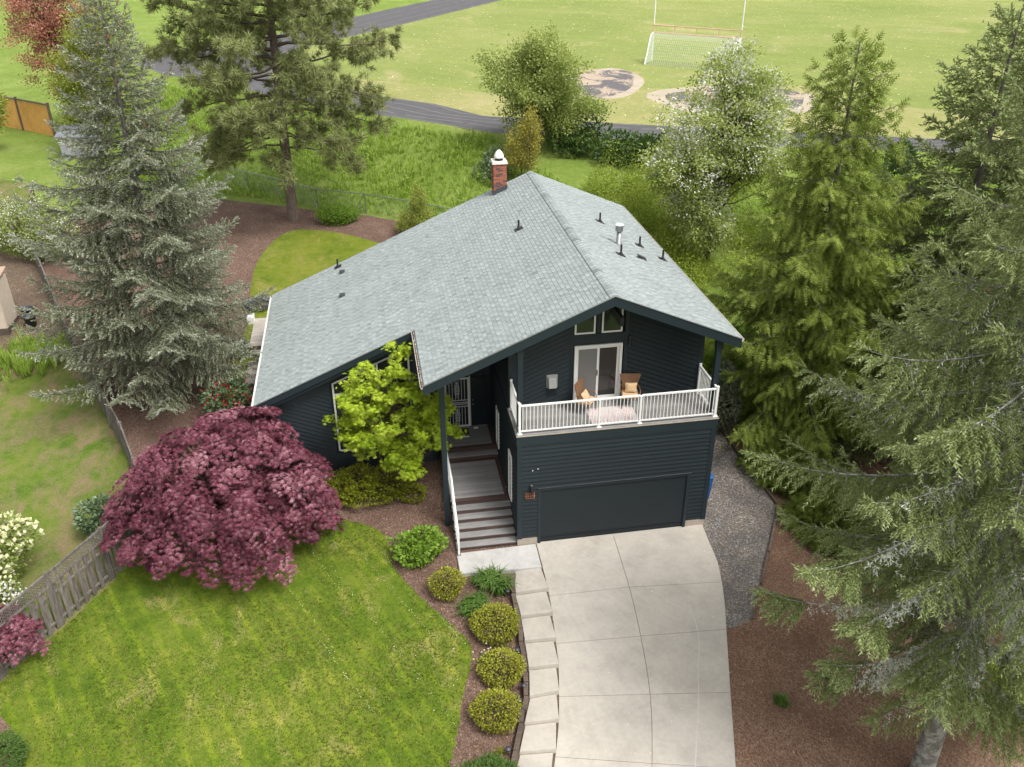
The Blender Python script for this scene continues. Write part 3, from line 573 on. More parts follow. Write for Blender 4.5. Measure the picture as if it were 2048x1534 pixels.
# ------------------------------------------------------------------ stairs
st = thing('entry_stairs', '', ''); del st['label'], st['category']; st.parent = house
RH, TD, SW0, SW1 = .164, .293, -2.08, -.035
def tread(y0, y1, z, nbd=None, mat='grey_board'):
    n = nbd or max(1, round((y1-y0)/.14)); w = (y1-y0)/n
    for i in range(n): B('tread_board', SW0, SW1, y0+i*w+.002, y0+(i+1)*w-.002, z-.028, z, MAT[mat], st)
for i in range(6):
    B('riser', SW0+.01, SW1-.01, .03+i*TD+.012, .03+i*TD+.034, i*RH+(.052 if i == 0 else 0), (i+1)*RH-.029, MAT['brown_board'], st)
    if i < 5: tread(.03+i*TD, .03+(i+1)*TD+.011, (i+1)*RH, 2)
L1, L2 = 6*RH, 8*RH; yl0 = .03+5*TD
B('edge_board', SW0, SW1, yl0, yl0+.17, L1-.028, L1, MAT['brown_board'], st)
n = 17; w = (4.0-yl0-.17)/n
for i in range(n): B('landing_board', SW0, SW1-.16, yl0+.172+i*w+.002, yl0+.172+(i+1)*w-.002, L1-.028, L1, MAT['grey_board'], st)
B('edge_board', SW1-.158, SW1, yl0+.172, 4.0, L1-.028, L1, MAT['brown_board'], st)
B('edge_board', SW0, SW1-.159, 4.0-.145, 4.002, L1-.027, L1+.002, MAT['brown_board'], st)
B('riser', SW0+.01, SW1-.01, 4.012, 4.034, L1, L1+RH-.029, MAT['brown_board'], st); tread(4.0, 4.31, L1+RH, 2)
B('riser', SW0+.01, SW1-.01, 4.312, 4.334, L1+RH, L2-.029, MAT['brown_board'], st)
B('edge_board', SW0, SW1, 4.3, 4.46, L2-.028, L2, MAT['brown_board'], st)
for i in range(10): B('landing_board', SW0-.2, SW1-.16, 4.463+i*.14, 4.463+(i+1)*.14-.004, L2-.028, L2, MAT['grey_board'], st)
B('edge_board', SW1-.158, SW1, 4.463, 5.86, L2-.028, L2, MAT['brown_board'], st)
MB().hexa([(SW0+.02, .06, -.1), (SW0+.06, .06, -.1), (SW0+.06, 5.8, .6), (SW0+.02, 5.8, .6)], [(SW0+.02, .06, .12), (SW0+.06, .06, .12), (SW0+.06, 5.8, L1-.03), (SW0+.02, 5.8, L1-.03)]).build('stringer', trim, st)
hr = thing('stair_handrail', '', ''); del hr['label'], hr['category']; hr.parent = house
hp = [(-2.02, -.18, .03, 1.0), (-2.02, .75, .42, 1.45), (-2.02, 1.56, L1, L1+1.0), (-2.02, 3.9, L1, L1+1.0)]
for x, y, z0, z1 in hp: MB().box(x-.032, x+.032, y-.032, y+.032, z0, z1).box(x-.06, x+.06, y-.06, y+.06, z0, z0+.02).build('rail_post', wm, hr)
for a, b in zip(hp[:-1], hp[1:]):
    MB().bar((a[0], a[1], a[3]-.02), (b[0], b[1], b[3]-.02), .055, .045).build('top_rail', wm, hr); MB().bar((a[0], a[1], a[2]+.12), (b[0], b[1], b[2]+.12), .035, .035).build('bottom_rail', wm, hr)
    L_ = math.hypot(b[1]-a[1], 0); n = max(3, int(L_/.12))
    for i in range(1, n): t_ = i/n; y = a[1]+(b[1]-a[1])*t_; MB().box(a[0]-.009, a[0]+.009, y-.009, y+.009, a[2]+(b[2]-a[2])*t_+.13, a[3]+(b[3]-a[3])*t_-.04).build('baluster', wm, hr)
# ------------------------------------------------------------------ roof
roof = MB()
def rslab(m, x0, x1, y0, y1, th=.17, lift=0):
    m.hexa([(x, y, zroof(x)-th) for x, y in ((x0, y0), (x1, y0), (x1, y1), (x0, y1))], [(x, y, zroof(x)-lift) for x, y in ((x0, y0), (x1, y0), (x1, y1), (x0, y1))])
rslab(roof, XL1+.0, XR-.0001, YF, YN, .17, .012); rslab(roof, XL2, XR-.0001, YN+.0001, YB, .17, .012); rslab(roof, XR, XE, YF, YB, .17, .012)
ro_ = roof.build('roof', MAT['roofdeck'], house)
EXP = .143; cl, cr_ = math.cos(math.atan(ML)), math.cos(math.atan(MR))
items = []; rr = np.random.default_rng(11)
def shingles(side):
    m_, c_ = (ML, cl) if side < 0 else (MR, cr_); x_e = XL2 if side < 0 else XE
    nrow = int(abs(XR-x_e)/c_/EXP); off0 = abs(XR-x_e)-nrow*EXP*c_
    for r in range(nrow+1):
        a = abs(XR-x_e)-(r)*EXP*c_; b = a-EXP*c_*1.0     # horizontal distance from ridge
        if b < .02: b = .02
        if a-b < .02: continue
        xa, xb = XR+side*a, XR+side*b
        y0 = YN if (side < 0 and xa < XL1-.02) else YF
        y = y0-rr.uniform(0, .2)
        row_t = rr.uniform(-.04, .04); alt = 0
        while y < YB:
            w_ = rr.choice([.12, .15, .17, .2, .24]); ya, yb = max(y, y0-.015), min(y+w_, YB+.012); y += w_; alt ^= 1
            if yb-ya < .03: continue
            thick = (.017 if alt else .011)+rr.uniform(0, .003)
            tone = np.clip((.60 if alt else .40)+rr.normal(0, .10)+row_t, 0, 1)
            items.append((xa, xb, ya+.003, yb-.003, thick, tone, side))
shingles(-1); shingles(1)
def sh_geo(it):
    xa, xb, ya, yb, th, tone, side = it; za, zb = zroof(xa), zroof(xb)
    return [(xa, ya, za+th), (xa, yb, za+th), (xb, yb, zb+.003), (xb, ya, zb+.003), (xa, ya, za-.012), (xa, yb, za-.012), (xb, yb, zb-.012), (xb, ya, zb-.012)]
SHF = [(0, 1, 2, 3), (0, 4, 5, 1), (1, 5, 6, 2), (3, 7, 4, 0)]
camp = Vector((-4.08, -23.29, 19.29))
order = sorted(range(len(items)), key=lambda i: (Vector((items[i][0], items[i][2], zroof(items[i][0])))-camp).length)
near = set([i for i in order if items[i][6] < 0][:300])
Vs, Fs, Ts = [], [], []
for i, it in enumerate(items):
    g_ = sh_geo(it)
    F_ = SHF if it[6] < 0 else [f[::-1] for f in SHF]
    if i in near:
        xa, ya = it[0], it[2]; o_ = MB().add([(v[0]-xa, v[1]-ya, v[2]-zroof(xa)) for v in g_], F_).build('shingle', MAT['shingle'], ro_, tone=it[5]); o_.location = (xa, ya, zroof(xa))
    else:
        n = len(Vs); Vs += g_; Fs += [tuple(q+n for q in f) for f in F_]; Ts += [it[5]]*4
npmesh('shingle_field', Vs, Fs, MAT['shingle'], ro_, Ts, kind='stuff')
# ridge caps
y = YF-.02; rc0 = None
while y < YB-.1:
    V = []; e_ = .16
    for yy, lf in ((y, .045), (y+.25, .022)):
        V += [(XR-e_, yy, zroof(XR-e_)+lf), (XR-.03, yy, ZR+lf-.004), (XR+.03, yy, ZR+lf-.004), (XR+e_, yy, zroof(XR+e_)+lf)]
    V += [(XR-e_, y, zroof(XR-e_)), (XR-.03, y, ZR-.03), (XR+.03, y, ZR-.03), (XR+e_, y, zroof(XR+e_))]
    MB().add(V, [(0, 1, 5, 4), (1, 2, 6, 5), (2, 3, 7, 6), (8, 9, 1, 0), (9, 10, 2, 1), (10, 11, 3, 2)]).build('ridge_cap', MAT['shingle'], ro_, tone=float(np.clip(rr.normal(.5, .16), 0, 1))); y += .195
# fascia and drip edges
def fascia(x0, x1, y, h=.33, t_=.045, edge=True):
    MB().hexa([(x0, y-t_, zroof(x0)-h), (x1, y-t_, zroof(x1)-h), (x1, y, zroof(x1)-h), (x0, y, zroof(x0)-h)], [(x0, y-t_, zroof(x0)-.015), (x1, y-t_, zroof(x1)-.015), (x1, y, zroof(x1)-.015), (x0, y, zroof(x0)-.015)]).build('fascia', trim, house)
    MB().hexa([(x0, y-t_-.02, zroof(x0)-.014), (x1, y-t_-.02, zroof(x1)-.014), (x1, y+.02, zroof(x1)-.014), (x0, y+.02, zroof(x0)-.014)], [(x0, y-t_-.02, zroof(x0)+.002), (x1, y-t_-.02, zroof(x1)+.002), (x1, y+.02, zroof(x1)+.002), (x0, y+.02, zroof(x0)+.002)]).build('drip_edge', MAT['metal'], house)
fascia(XL1, XR-.0005, YF-.001); fascia(XR+.0005, XE, YF-.001); fascia(XL2, XL1-.002, YN-.001, .26)
MB().hexa([(XL2, YB+.001, zroof(XL2)-.25), (XR-.001, YB+.001, ZR-.25), (XR-.001, YB+.04, ZR-.25), (XL2, YB+.04, zroof(XL2)-.25)], [(XL2, YB+.001, zroof(XL2)-.01), (XR-.001, YB+.001, ZR-.01), (XR-.001, YB+.04, ZR-.01), (XL2, YB+.04, zroof(XL2)-.01)]).build('fascia', trim, house)
MB().hexa([(XR, YB+.001, ZR-.25), (XE, YB+.001, zroof(XE)-.25), (XE, YB+.04, zroof(XE)-.25), (XR, YB+.04, ZR-.25)], [(XR, YB+.001, ZR-.01), (XE, YB+.001, zroof(XE)-.01), (XE, YB+.04, zroof(XE)-.01), (XR, YB+.04, ZR-.01)]).build('fascia', trim, house)
# second, stepped rake board on the low gable
MB().hexa([(XL2+.15, YN+.03, zroof(XL2+.15)-.42), (XL1-.1, YN+.03, zroof(XL1-.1)-.42), (XL1-.1, YN+.28, zroof(XL1-.1)-.42), (XL2+.15, YN+.28, zroof(XL2+.15)-.42)], [(XL2+.15, YN+.03, zroof(XL2+.15)-.172), (XL1-.1, YN+.03, zroof(XL1-.1)-.172), (XL1-.1, YN+.28, zroof(XL1-.1)-.172), (XL2+.15, YN+.28, zroof(XL2+.15)-.172)]).build('fascia', trim, house)
def gutter(x, side, y0, y1, mat):
    z = zroof(x)-.02; s_ = side; m = MB()
    prof = [(0, -.0), (0, -.08), (s_*.05, -.08), (s_*.075, .0), (s_*.065, .0), (s_*.042, -.07), (s_*.01, -.07), (s_*.01, .0)]
    m.hexa([(x+a, y0, z+b) for a, b in prof], [(x+a, y1, z+b) for a, b in prof]); return m.build('gutter', mat, house)
gutter(XL1-.004, -1, YF-.03, YN, MAT['offwhite']); gutter(XL2-.004, -1, YN-.02, YB, MAT['white']); gutter(XE+.004, 1, YF-.03, YB, MAT['offwhite'])
deb = MB()
for i in range(140):
    y = rr.uniform(YF, YN-.05); x = XL1-.038+rr.uniform(-.02, .02); z = zroof(XL1)-.07+rr.uniform(0, .05); s_ = rr.uniform(.015, .04)
    deb.hexa([(x-s_, y-s_, z), (x+s_, y-s_*.6, z), (x+s_*.5, y+s_, z)], [(x-s_*.5, y-s_, z+.02), (x+s_, y-s_*.3, z+.025), (x+s_*.3, y+s_*.8, z+.02)])
deb.build('gutter_debris', plain('leaf_litter', (.11, .065, .04), .95, .5, 30), house, kind='stuff')
# pipes and vents on the roof
def pipe(x, y, h=.36, r=.038):
    z = zroof(x)+.012; sgn = ML if x < XR else -MR
    m = MB().lathe([(r, -.05), (r, h), (r*.7, h), (r*.7, h-.05)], (x, y, z), 10); m.lathe([(r+.05, -.02), (r+.012, .09), (r, .1)], (x, y, z), 10)
    a = .15; m.hexa([(x+i*a, y+j*a, z+sgn*i*a+.005) for i, j in ((-1, -1), (1, -1), (1, 1), (-1, 1))], [(x+i*a, y+j*a, z+sgn*i*a+.016) for i, j in ((-1, -1), (1, -1), (1, 1), (-1, 1))])
    m.build('vent_pipe', MAT['black'], house)
for x, y in ((-5.53, 13.4), (1.48, 8.3), (4.84, 9.07), (5.99, 7.45), (4.57, 5.13), (6.65, 6.62)): pipe(x, y)
def boxvent(x, y, w_=.26, l_=.2, h=.1):
    z = lambda q: zroof(q)+.016
    MB().hexa([(x-l_/2, y-w_/2, z(x-l_/2)), (x+l_/2, y-w_/2, z(x+l_/2)), (x+l_/2, y+w_/2, z(x+l_/2)), (x-l_/2, y+w_/2, z(x-l_/2))], [(x-l_/2-.02, y-w_/2, z(x-l_/2)+h), (x+l_/2, y-w_/2+.02, z(x+l_/2)+.03), (x+l_/2, y+w_/2-.02, z(x+l_/2)+.03), (x-l_/2-.02, y+w_/2, z(x-l_/2)+h)]).build('roof_vent', MAT['lead'], house)
boxvent(-5.33, 12.53); boxvent(-5.33, 9.99)
x, y = 5.51, 5.62; MB().hexa([(x-.13, y-.09, zroof(x-.13)+.016), (x+.17, y-.09, zroof(x+.17)+.016), (x+.17, y+.09, zroof(x+.17)+.016), (x-.13, y+.09, zroof(x-.13)+.016)], [(x-.18, y-.08, zroof(x-.13)+.11), (x+.13, y-.05, zroof(x+.17)+.11), (x+.13, y+.05, zroof(x+.17)+.11), (x-.18, y+.08, zroof(x-.13)+.14)]).build('roof_vent', MAT['black'], house)
x, y = 4.86, 6.47; z = zroof(x); flue = MB().lathe([(.13, -.1), (.13, .08), (.085, .1), (.085, .54)], (x, y, z), 16).build('flue_pipe', MAT['metal'], house, True)
MB().lathe([(.09, .52), (.14, .54), (.14, .74), (.10, .75)], (x, y, z), 16).build('flue_cap', MAT['metal'], flue); MB().lathe([(.15, .752), (.15, .765), (.10, .80), (.02, .82)], (x, y, z), 16).build('flue_lid', MAT['white_metal'], flue)
# chimney
CX0, CX1, CY0, CY1, CZ0, CZ1 = 1.25, 1.81, 13.05, 13.6, 7.7, 9.46
ch = B('chimney', CX0+.012, CX1-.012, CY0+.012, CY1-.012, CZ0, CZ1, MAT['mortar'], house)
nr = int((CZ1-CZ0)/.075); bmesh_cache = {}
def brick(x0, x1, y0, y1, z):
    key = (round(x1-x0, 3), round(y1-y0, 3))
    if key not in bmesh_cache:
        o = B('brick', 0, x1-x0, 0, y1-y0, 0, .063, MAT['brick'], ch); bmesh_cache[key] = o
    else: o = bmesh_cache[key].copy(); COL.objects.link(o)
    o.location = (x0, y0, z)
for r in range(nr):
    z = CZ0+.4+r*.075
    if z+.063 > CZ1: break
    offs = [0, .2, .4] if r % 2 == 0 else [-.1, .1, .3, .5]
    for o_ in offs:
        a, b = max(CX0, CX0+o_), min(CX1, CX0+o_+.19)
        if b-a > .03: brick(a, b, CY0, CY0+.03, z)
        a, b = max(CY0+.031, CY0+o_), min(CY1, CY0+o_+.19)
        if b-a > .03: brick(CX0, CX0+.03, a, b, z); brick(CX1-.03, CX1, a, b, z)
MB().hexa([(CX0-.05, CY0-.05, CZ1), (CX1+.05, CY0-.05, CZ1), (CX1+.05, CY1+.05, CZ1), (CX0-.05, CY1+.05, CZ1)], [(CX0-.03, CY0-.03, CZ1+.1), (CX1+.03, CY0-.03, CZ1+.1), (CX1+.03, CY1+.03, CZ1+.1), (CX0-.03, CY1+.03, CZ1+.1)]).build('chimney_cap', MAT['offwhite'], ch)
cxm, cym = (CX0+CX1)/2, (CY0+CY1)/2
MB().lathe([(.17, .1), (.17, .2)], (cxm, cym, CZ1), 16).build('cowl_neck', MAT['black'], ch, True)
MB().lathe([(.14, .2), (.205, .205), (.21, .25), (.19, .33), (.12, .45), (.045, .52), (.0, .54)], (cxm, cym, CZ1), 20).build('cowl', MAT['white_metal'], ch, True)
MB().hexa([(CX0-.02, CY0-.03, zroof(CX0)), (CX1+.02, CY0-.03, zroof(CX1)), (CX1+.02, CY0-.002, zroof(CX1)), (CX0-.02, CY0-.002, zroof(CX0))], [(CX0-.02, CY0-.03, zroof(CX0)+.2), (CX1+.02, CY0-.03, zroof(CX1)+.2), (CX1+.02, CY0-.002, zroof(CX1)+.2), (CX0-.02, CY0-.002, zroof(CX0)+.2)]).build('flashing', MAT['lead'], ch)
# lean ground under porch
# ------------------------------------------------------------------ foliage toolkit
def unit(v): v = np.asarray(v, float); return v/np.maximum(np.linalg.norm(v, axis=-1, keepdims=True), 1e-9)
def frames(d, rng, up=None):
    d = unit(d); ref = rng.normal(size=d.shape) if up is None else np.broadcast_to(up, d.shape)+rng.normal(0, .25, d.shape)
    s_ = unit(np.cross(ref, d)); return np.stack([d, s_, np.cross(d, s_)], -1)
def stamp(T, pos, rot, scale, tone, rng, jit=.12):
    """copies the template (verts, tris, per-face tone offset) onto every frame"""
    tv, tf, tt = T; n = len(pos); scale = np.broadcast_to(scale, (n,))
    V = np.einsum('nij,kj->nki', rot, tv)*scale[:, None, None]+np.asarray(pos)[:, None, :]
    F = tf[None]+(np.arange(n)*len(tv))[:, None, None]
    to = np.asarray(tone)[:, None]+tt[None]+rng.normal(0, jit, (n, len(tf)))
    return V.reshape(-1, 3).astype(np.float32), F.reshape(-1, 3).astype(np.int32), np.clip(to, 0, 1).ravel()
def merge(parts):
    V, F, T = [], [], []; n = 0
    for v, f, t_ in parts: V.append(v); F.append(f+n); T.append(t_); n += len(v)
    return np.concatenate(V), np.concatenate(F), np.concatenate(T)
def tpl(tris, tones=None):
    v = np.array([p for t_ in tris for p in t_], float); f = np.arange(len(v)).reshape(-1, 3); return v, f, np.zeros(len(f)) if tones is None else np.array(tones, float)
_r = np.random.default_rng(1)
def make_spruce(n=9, rad=.30, wid=.085):
    tr, to = [], []
    for i in range(n):
        x = .05+.9*i/n; a = i*2.4+_r.uniform(0, .6); rr_ = rad*(1.05-.45*x); b = np.array([x, 0, 0]); tip = np.array([x+.24, math.cos(a)*rr_, math.sin(a)*rr_*.8+.02]); sd_ = np.array([wid, -math.sin(a)*wid*.8, math.cos(a)*wid*.8])
        tr.append((b-sd_, b+sd_, tip)); to.append(.15*(x-.5))
    tr.append(((0, -.02, 0), (0, .02, 0), (1.05, 0, 0))); to.append(-.35); return tpl(tr, to)
def make_tuft(n=11, wid=.055):
    tr = []
    for i in range(n):
        z = 1-1.45*(i+.5)/n; a = i*2.4; r_ = math.sqrt(max(0, 1-z*z)); d = unit(np.array([z*.8+.45, r_*math.cos(a), r_*math.sin(a)])); s_ = unit(np.cross(d, _r.normal(size=3)))*wid
        tr.append((d*.05-s_, d*.05+s_, d*_r.uniform(.75, 1.1)))
    return tpl(tr)
def make_cedar(n=4):
    tr, to = [], []
    for i in range(n):
        x = .05+.85*i/n; l_ = .34*(1.1-.7*x)
        for sg in (-1, 1):
            tr.append(((x, 0, -.25*x*x), (x+.14, sg*.02, -.25*(x+.14)**2), (x+.26, sg*l_, -.25*x*x-.12))); to.append(.12*(x-.4))
    tr.append(((0, -.03, 0), (0, .03, 0), (1.1, 0, -.3))); to.append(-.1); return tpl(tr, to)
def make_leaf():          # one folded leaf, 2 tris
    return tpl([((0, 0, 0), (.5, .3, .06), (1, 0, -.08)), ((0, 0, 0), (1, 0, -.08), (.5, -.3, .06))], [.03, -.03])
def make_cluster(n=5, spread=.8, size=.6, flat=.5):
    tr, to = [], []
    for i in range(n):
        a = i*2.4+_r.uniform(0, 1); el = _r.uniform(-.5, .5)*flat; d = np.array([math.cos(a)*math.cos(el), math.sin(a)*math.cos(el), math.sin(el)]); o = d*_r.uniform(.05, spread)
        s_ = unit(np.cross(d, [0, 0, 1])); u = np.cross(s_, d); s_ = s_*math.cos(.5)+u*math.sin(_r.uniform(-.6, .6)); k = size*_r.uniform(.7, 1.15)
        tr += [(o, o+d*k*.5+s_*k*.3, o+d*k+np.array([0, 0, -.12*k])), (o, o+d*k+np.array([0, 0, -.12*k]), o+d*k*.5-s_*k*.3)]; t_ = _r.uniform(-.1, .1); to += [t_+.03, t_-.03]
    return tpl(tr, to)
def make_maple():         # a palmate leaf, five lobes
    tr, to = [], []
    for k in range(5):
        a = (k-2)*.62; l_ = (1, .95, .85)[abs(k-2)] if abs(k-2) < 3 else .7; d = np.array([math.cos(a), math.sin(a), -.22]); s_ = np.array([-math.sin(a), math.cos(a), 0])*.13
        s_ = s_*1.5; tr += [(-s_*.9, s_*.9, d*l_)]; to += [.04*(k % 2)]
    return tpl(tr, to)
def make_blades(n=12, arch=.5, wid=.03, spread=.5):
    tr = []
    for i in range(n):
        a = i*2.4; t_ = _r.uniform(.2, 1)*spread; d = np.array([math.cos(a), math.sin(a), 0]); s_ = np.array([-math.sin(a), math.cos(a), 0])*wid; h = _r.uniform(.7, 1.05)
        p0 = d*.04; p1 = d*t_*.5+np.array([0, 0, h*.62]); p2 = d*t_*(1+arch)+np.array([0, 0, h*(1-arch*.55)])
        tr += [(p0-s_, p0+s_, p1+s_*.8), (p0-s_, p1+s_*.8, p1-s_*.8), (p1-s_*.8, p1+s_*.8, p2)]
    return tpl(tr)
def make_ball(k=1.):
    c = [(1, 0, 0), (0, 1, 0), (-1, 0, 0), (0, -1, 0), (0, 0, 1), (0, 0, -1)]
    return tpl([(c[i], c[(i+1) % 4], c[4]) for i in range(4)]+[(c[(i+1) % 4], c[i], c[5]) for i in range(4)])
T_SPR, T_TUFT, T_CED, T_LEAF, T_CL5, T_CL3, T_MAP, T_BALL = make_spruce(), make_tuft(), make_cedar(), make_leaf(), make_cluster(5), make_cluster(3), make_maple(), make_ball()
T_SPR2 = make_spruce(10, .30, .055); T_LICH = make_spruce(6, .34, .06)
T_GR = tpl([((-.2, 0, 0), (.2, 0, 0), (.15, .6, .9)), ((0, -.2, 0), (0, .2, 0), (-.7, -.1, .8)), ((.3, .1, 0), (.1, .4, 0), (.5, -.6, .85))])
T_CONE = tpl([tuple(np.array(p)*[1, .32, .32] for p in t_) for t_ in T_BALL[0].reshape(-1, 3, 3)])
I3 = np.eye(3)

LM = dict(
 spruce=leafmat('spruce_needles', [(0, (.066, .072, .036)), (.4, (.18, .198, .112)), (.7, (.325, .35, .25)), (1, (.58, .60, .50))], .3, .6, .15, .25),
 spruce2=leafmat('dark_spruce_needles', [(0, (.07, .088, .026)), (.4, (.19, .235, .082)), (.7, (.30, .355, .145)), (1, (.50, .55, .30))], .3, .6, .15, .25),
 pine=leafmat('pine_needles', [(0, (.090, .090, .029)), (.4, (.208, .240, .085)), (.75, (.334, .366, .146)), (1, (.471, .488, .244))], .22, .6, .15, .25),
 cedar=leafmat('cedar_sprays', [(0, (.066, .085, .015)), (.4, (.155, .21, .036)), (.75, (.25, .315, .062)), (1, (.40, .44, .115))], .25, .6, .12, .3),
 purple=leafmat('purple_maple_leaves', [(0, (.055, .012, .021)), (.4, (.14, .034, .054)), (.7, (.225, .072, .10)), (1, (.37, .18, .215))], .22, .45, .3, .3),
 lime=leafmat('lime_maple_leaves', [(0, (.210, .336, .013)), (.5, (.399, .525, .032)), (1, (.578, .651, .095))], .45, .5, .3, .2),
 hedge=leafmat('yellow_hedge_leaves', [(0, (.09, .12, .008)), (.5, (.19, .22, .012)), (1, (.30, .31, .025))], .3, .5, .3, .3),
 box_=leafmat('clipped_shrub_leaves', [(0, (.09, .05, .022)), (.3, (.16, .15, .02)), (.6, (.30, .32, .03)), (1, (.44, .45, .07))], .3, .5, .3, .25),
 green=leafmat('green_leaves', [(0, (.088, .165, .015)), (.5, (.182, .308, .033)), (1, (.319, .462, .077))], .35, .5, .3, .25),
 soft=leafmat('soft_green_leaves', [(0, (.106, .142, .030)), (.5, (.232, .296, .074)), (1, (.451, .505, .175))], .4, .5, .15, .25),
 yellowtree=leafmat('yellow_spring_leaves', [(0, (.20, .17, .03)), (.5, (.34, .30, .06)), (1, (.48, .43, .12))], .35),
 limeshrub=leafmat('pale_lime_leaves', [(0, (.15, .19, .03)), (.5, (.27, .31, .06)), (1, (.40, .43, .12))], .35),
 red=leafmat('red_tree_leaves', [(0, (.26, .095, .06)), (.5, (.40, .175, .12)), (1, (.54, .30, .22))], .3),
 blossom=leafmat('white_blossom', [(0, (.5, .5, .42)), (1, (.86, .86, .80))], .3, .6, .2, .1),
 cream=leafmat('cream_blossom', [(0, (.50, .52, .25)), (1, (.85, .84, .55))], .3, .6, .2, .1),
 crimson=leafmat('crimson_blossom', [(0, (.35, .01, .02)), (1, (.65, .03, .06))], .2),
 violet=leafmat('violet_blossom', [(0, (.06, .035, .12)), (1, (.16, .10, .28))], .2),
 ivy=leafmat('ivy_leaves', [(0, (.02, .045, .010)), (.5, (.05, .10, .018)), (1, (.12, .19, .05))], .25, .4, .4),
 bramble=leafmat('bramble_leaves', [(0, (.097, .133, .014)), (.5, (.242, .327, .036)), (1, (.436, .508, .109))], .35),
 rhodo=leafmat('rhododendron_leaves', [(0, (.05, .085, .035)), (.5, (.11, .17, .075)), (1, (.20, .27, .15))], .2, .4, .4),
 grass=leafmat('meadow_blades', [(0, (.144, .240, .028)), (.5, (.245, .374, .048)), (1, (.416, .510, .123))], .35),
 lawnblade=leafmat('lawn_blades', [(0, (.06, .108, .010)), (.5, (.13, .175, .020)), (1, (.29, .275, .08))], .3),
 lily=leafmat('strap_leaves', [(0, (.05, .10, .02)), (.5, (.10, .185, .035)), (1, (.18, .27, .08))], .3),
 cone=leafmat('spruce_cones', [(0, (.16, .09, .05)), (.5, (.27, .165, .095)), (1, (.36, .24, .15))], .05, .8), lichen=leafmat('pale_lichen', [(0, (.42, .43, .37)), (1, (.80, .81, .74))], .1, .9),
)
BK = dict(grey=barkmat('grey_bark', (.085, .075, .065), (.17, .155, .14)), lichen=barkmat('lichen_bark', (.10, .09, .08), (.2, .185, .17), (.36, .36, .33)),
 pine=barkmat('pine_bark', (.085, .062, .05), (.18, .14, .115)), brown=barkmat('brown_bark', (.055, .04, .03), (.12, .09, .07)))

def limb(p0, p1, sag=.1, n=5, rng=None, wob=.03):
    p0, p1 = np.array(p0, float), np.array(p1, float); L = np.linalg.norm(p1-p0); out = []
    for i in range(n):
        t_ = i/(n-1); q = p0+(p1-p0)*t_; q[2] += sag*L*math.sin(math.pi*t_)
        if rng is not None and 0 < i < n-1: q += rng.normal(0, wob*L, 3)
        out.append(q)
    return out
class Limbs:
    """many tapering tubes in one numpy mesh"""
    def __init__(s, k=5): s.k = k; s.V = []; s.F = []; s.n = 0
    def add(s, P, r0, r1):
        P = np.asarray(P, float); n = len(P); d = np.gradient(P, axis=0); d = unit(d); ref = np.where(np.abs(d[:, 2:3]) > .9, [[1., 0, 0]], [[0, 0, 1.]])
        a = unit(np.cross(d, ref)); b = np.cross(a, d); ang = np.arange(s.k)*2*math.pi/s.k; r = np.linspace(r0, r1, n)[:, None, None] if not hasattr(r0, '__len__') else np.asarray(r0)[:, None, None]
        s.V.append((P[:, None]+r*(a[:, None]*np.cos(ang)[None, :, None]+b[:, None]*np.sin(ang)[None, :, None])).reshape(-1, 3))
        i, j = np.meshgrid(np.arange(n-1), np.arange(s.k), indexing='ij'); j2 = (j+1) % s.k
        s.F.append(s.n+np.stack([i*s.k+j, i*s.k+j2, (i+1)*s.k+j2, (i+1)*s.k+j], -1).reshape(-1, 4)); s.n += n*s.k
    def build(s, name, mat, parent, kind=None): return npmesh(name, np.concatenate(s.V), np.concatenate(s.F), mat, parent, None, True, kind)

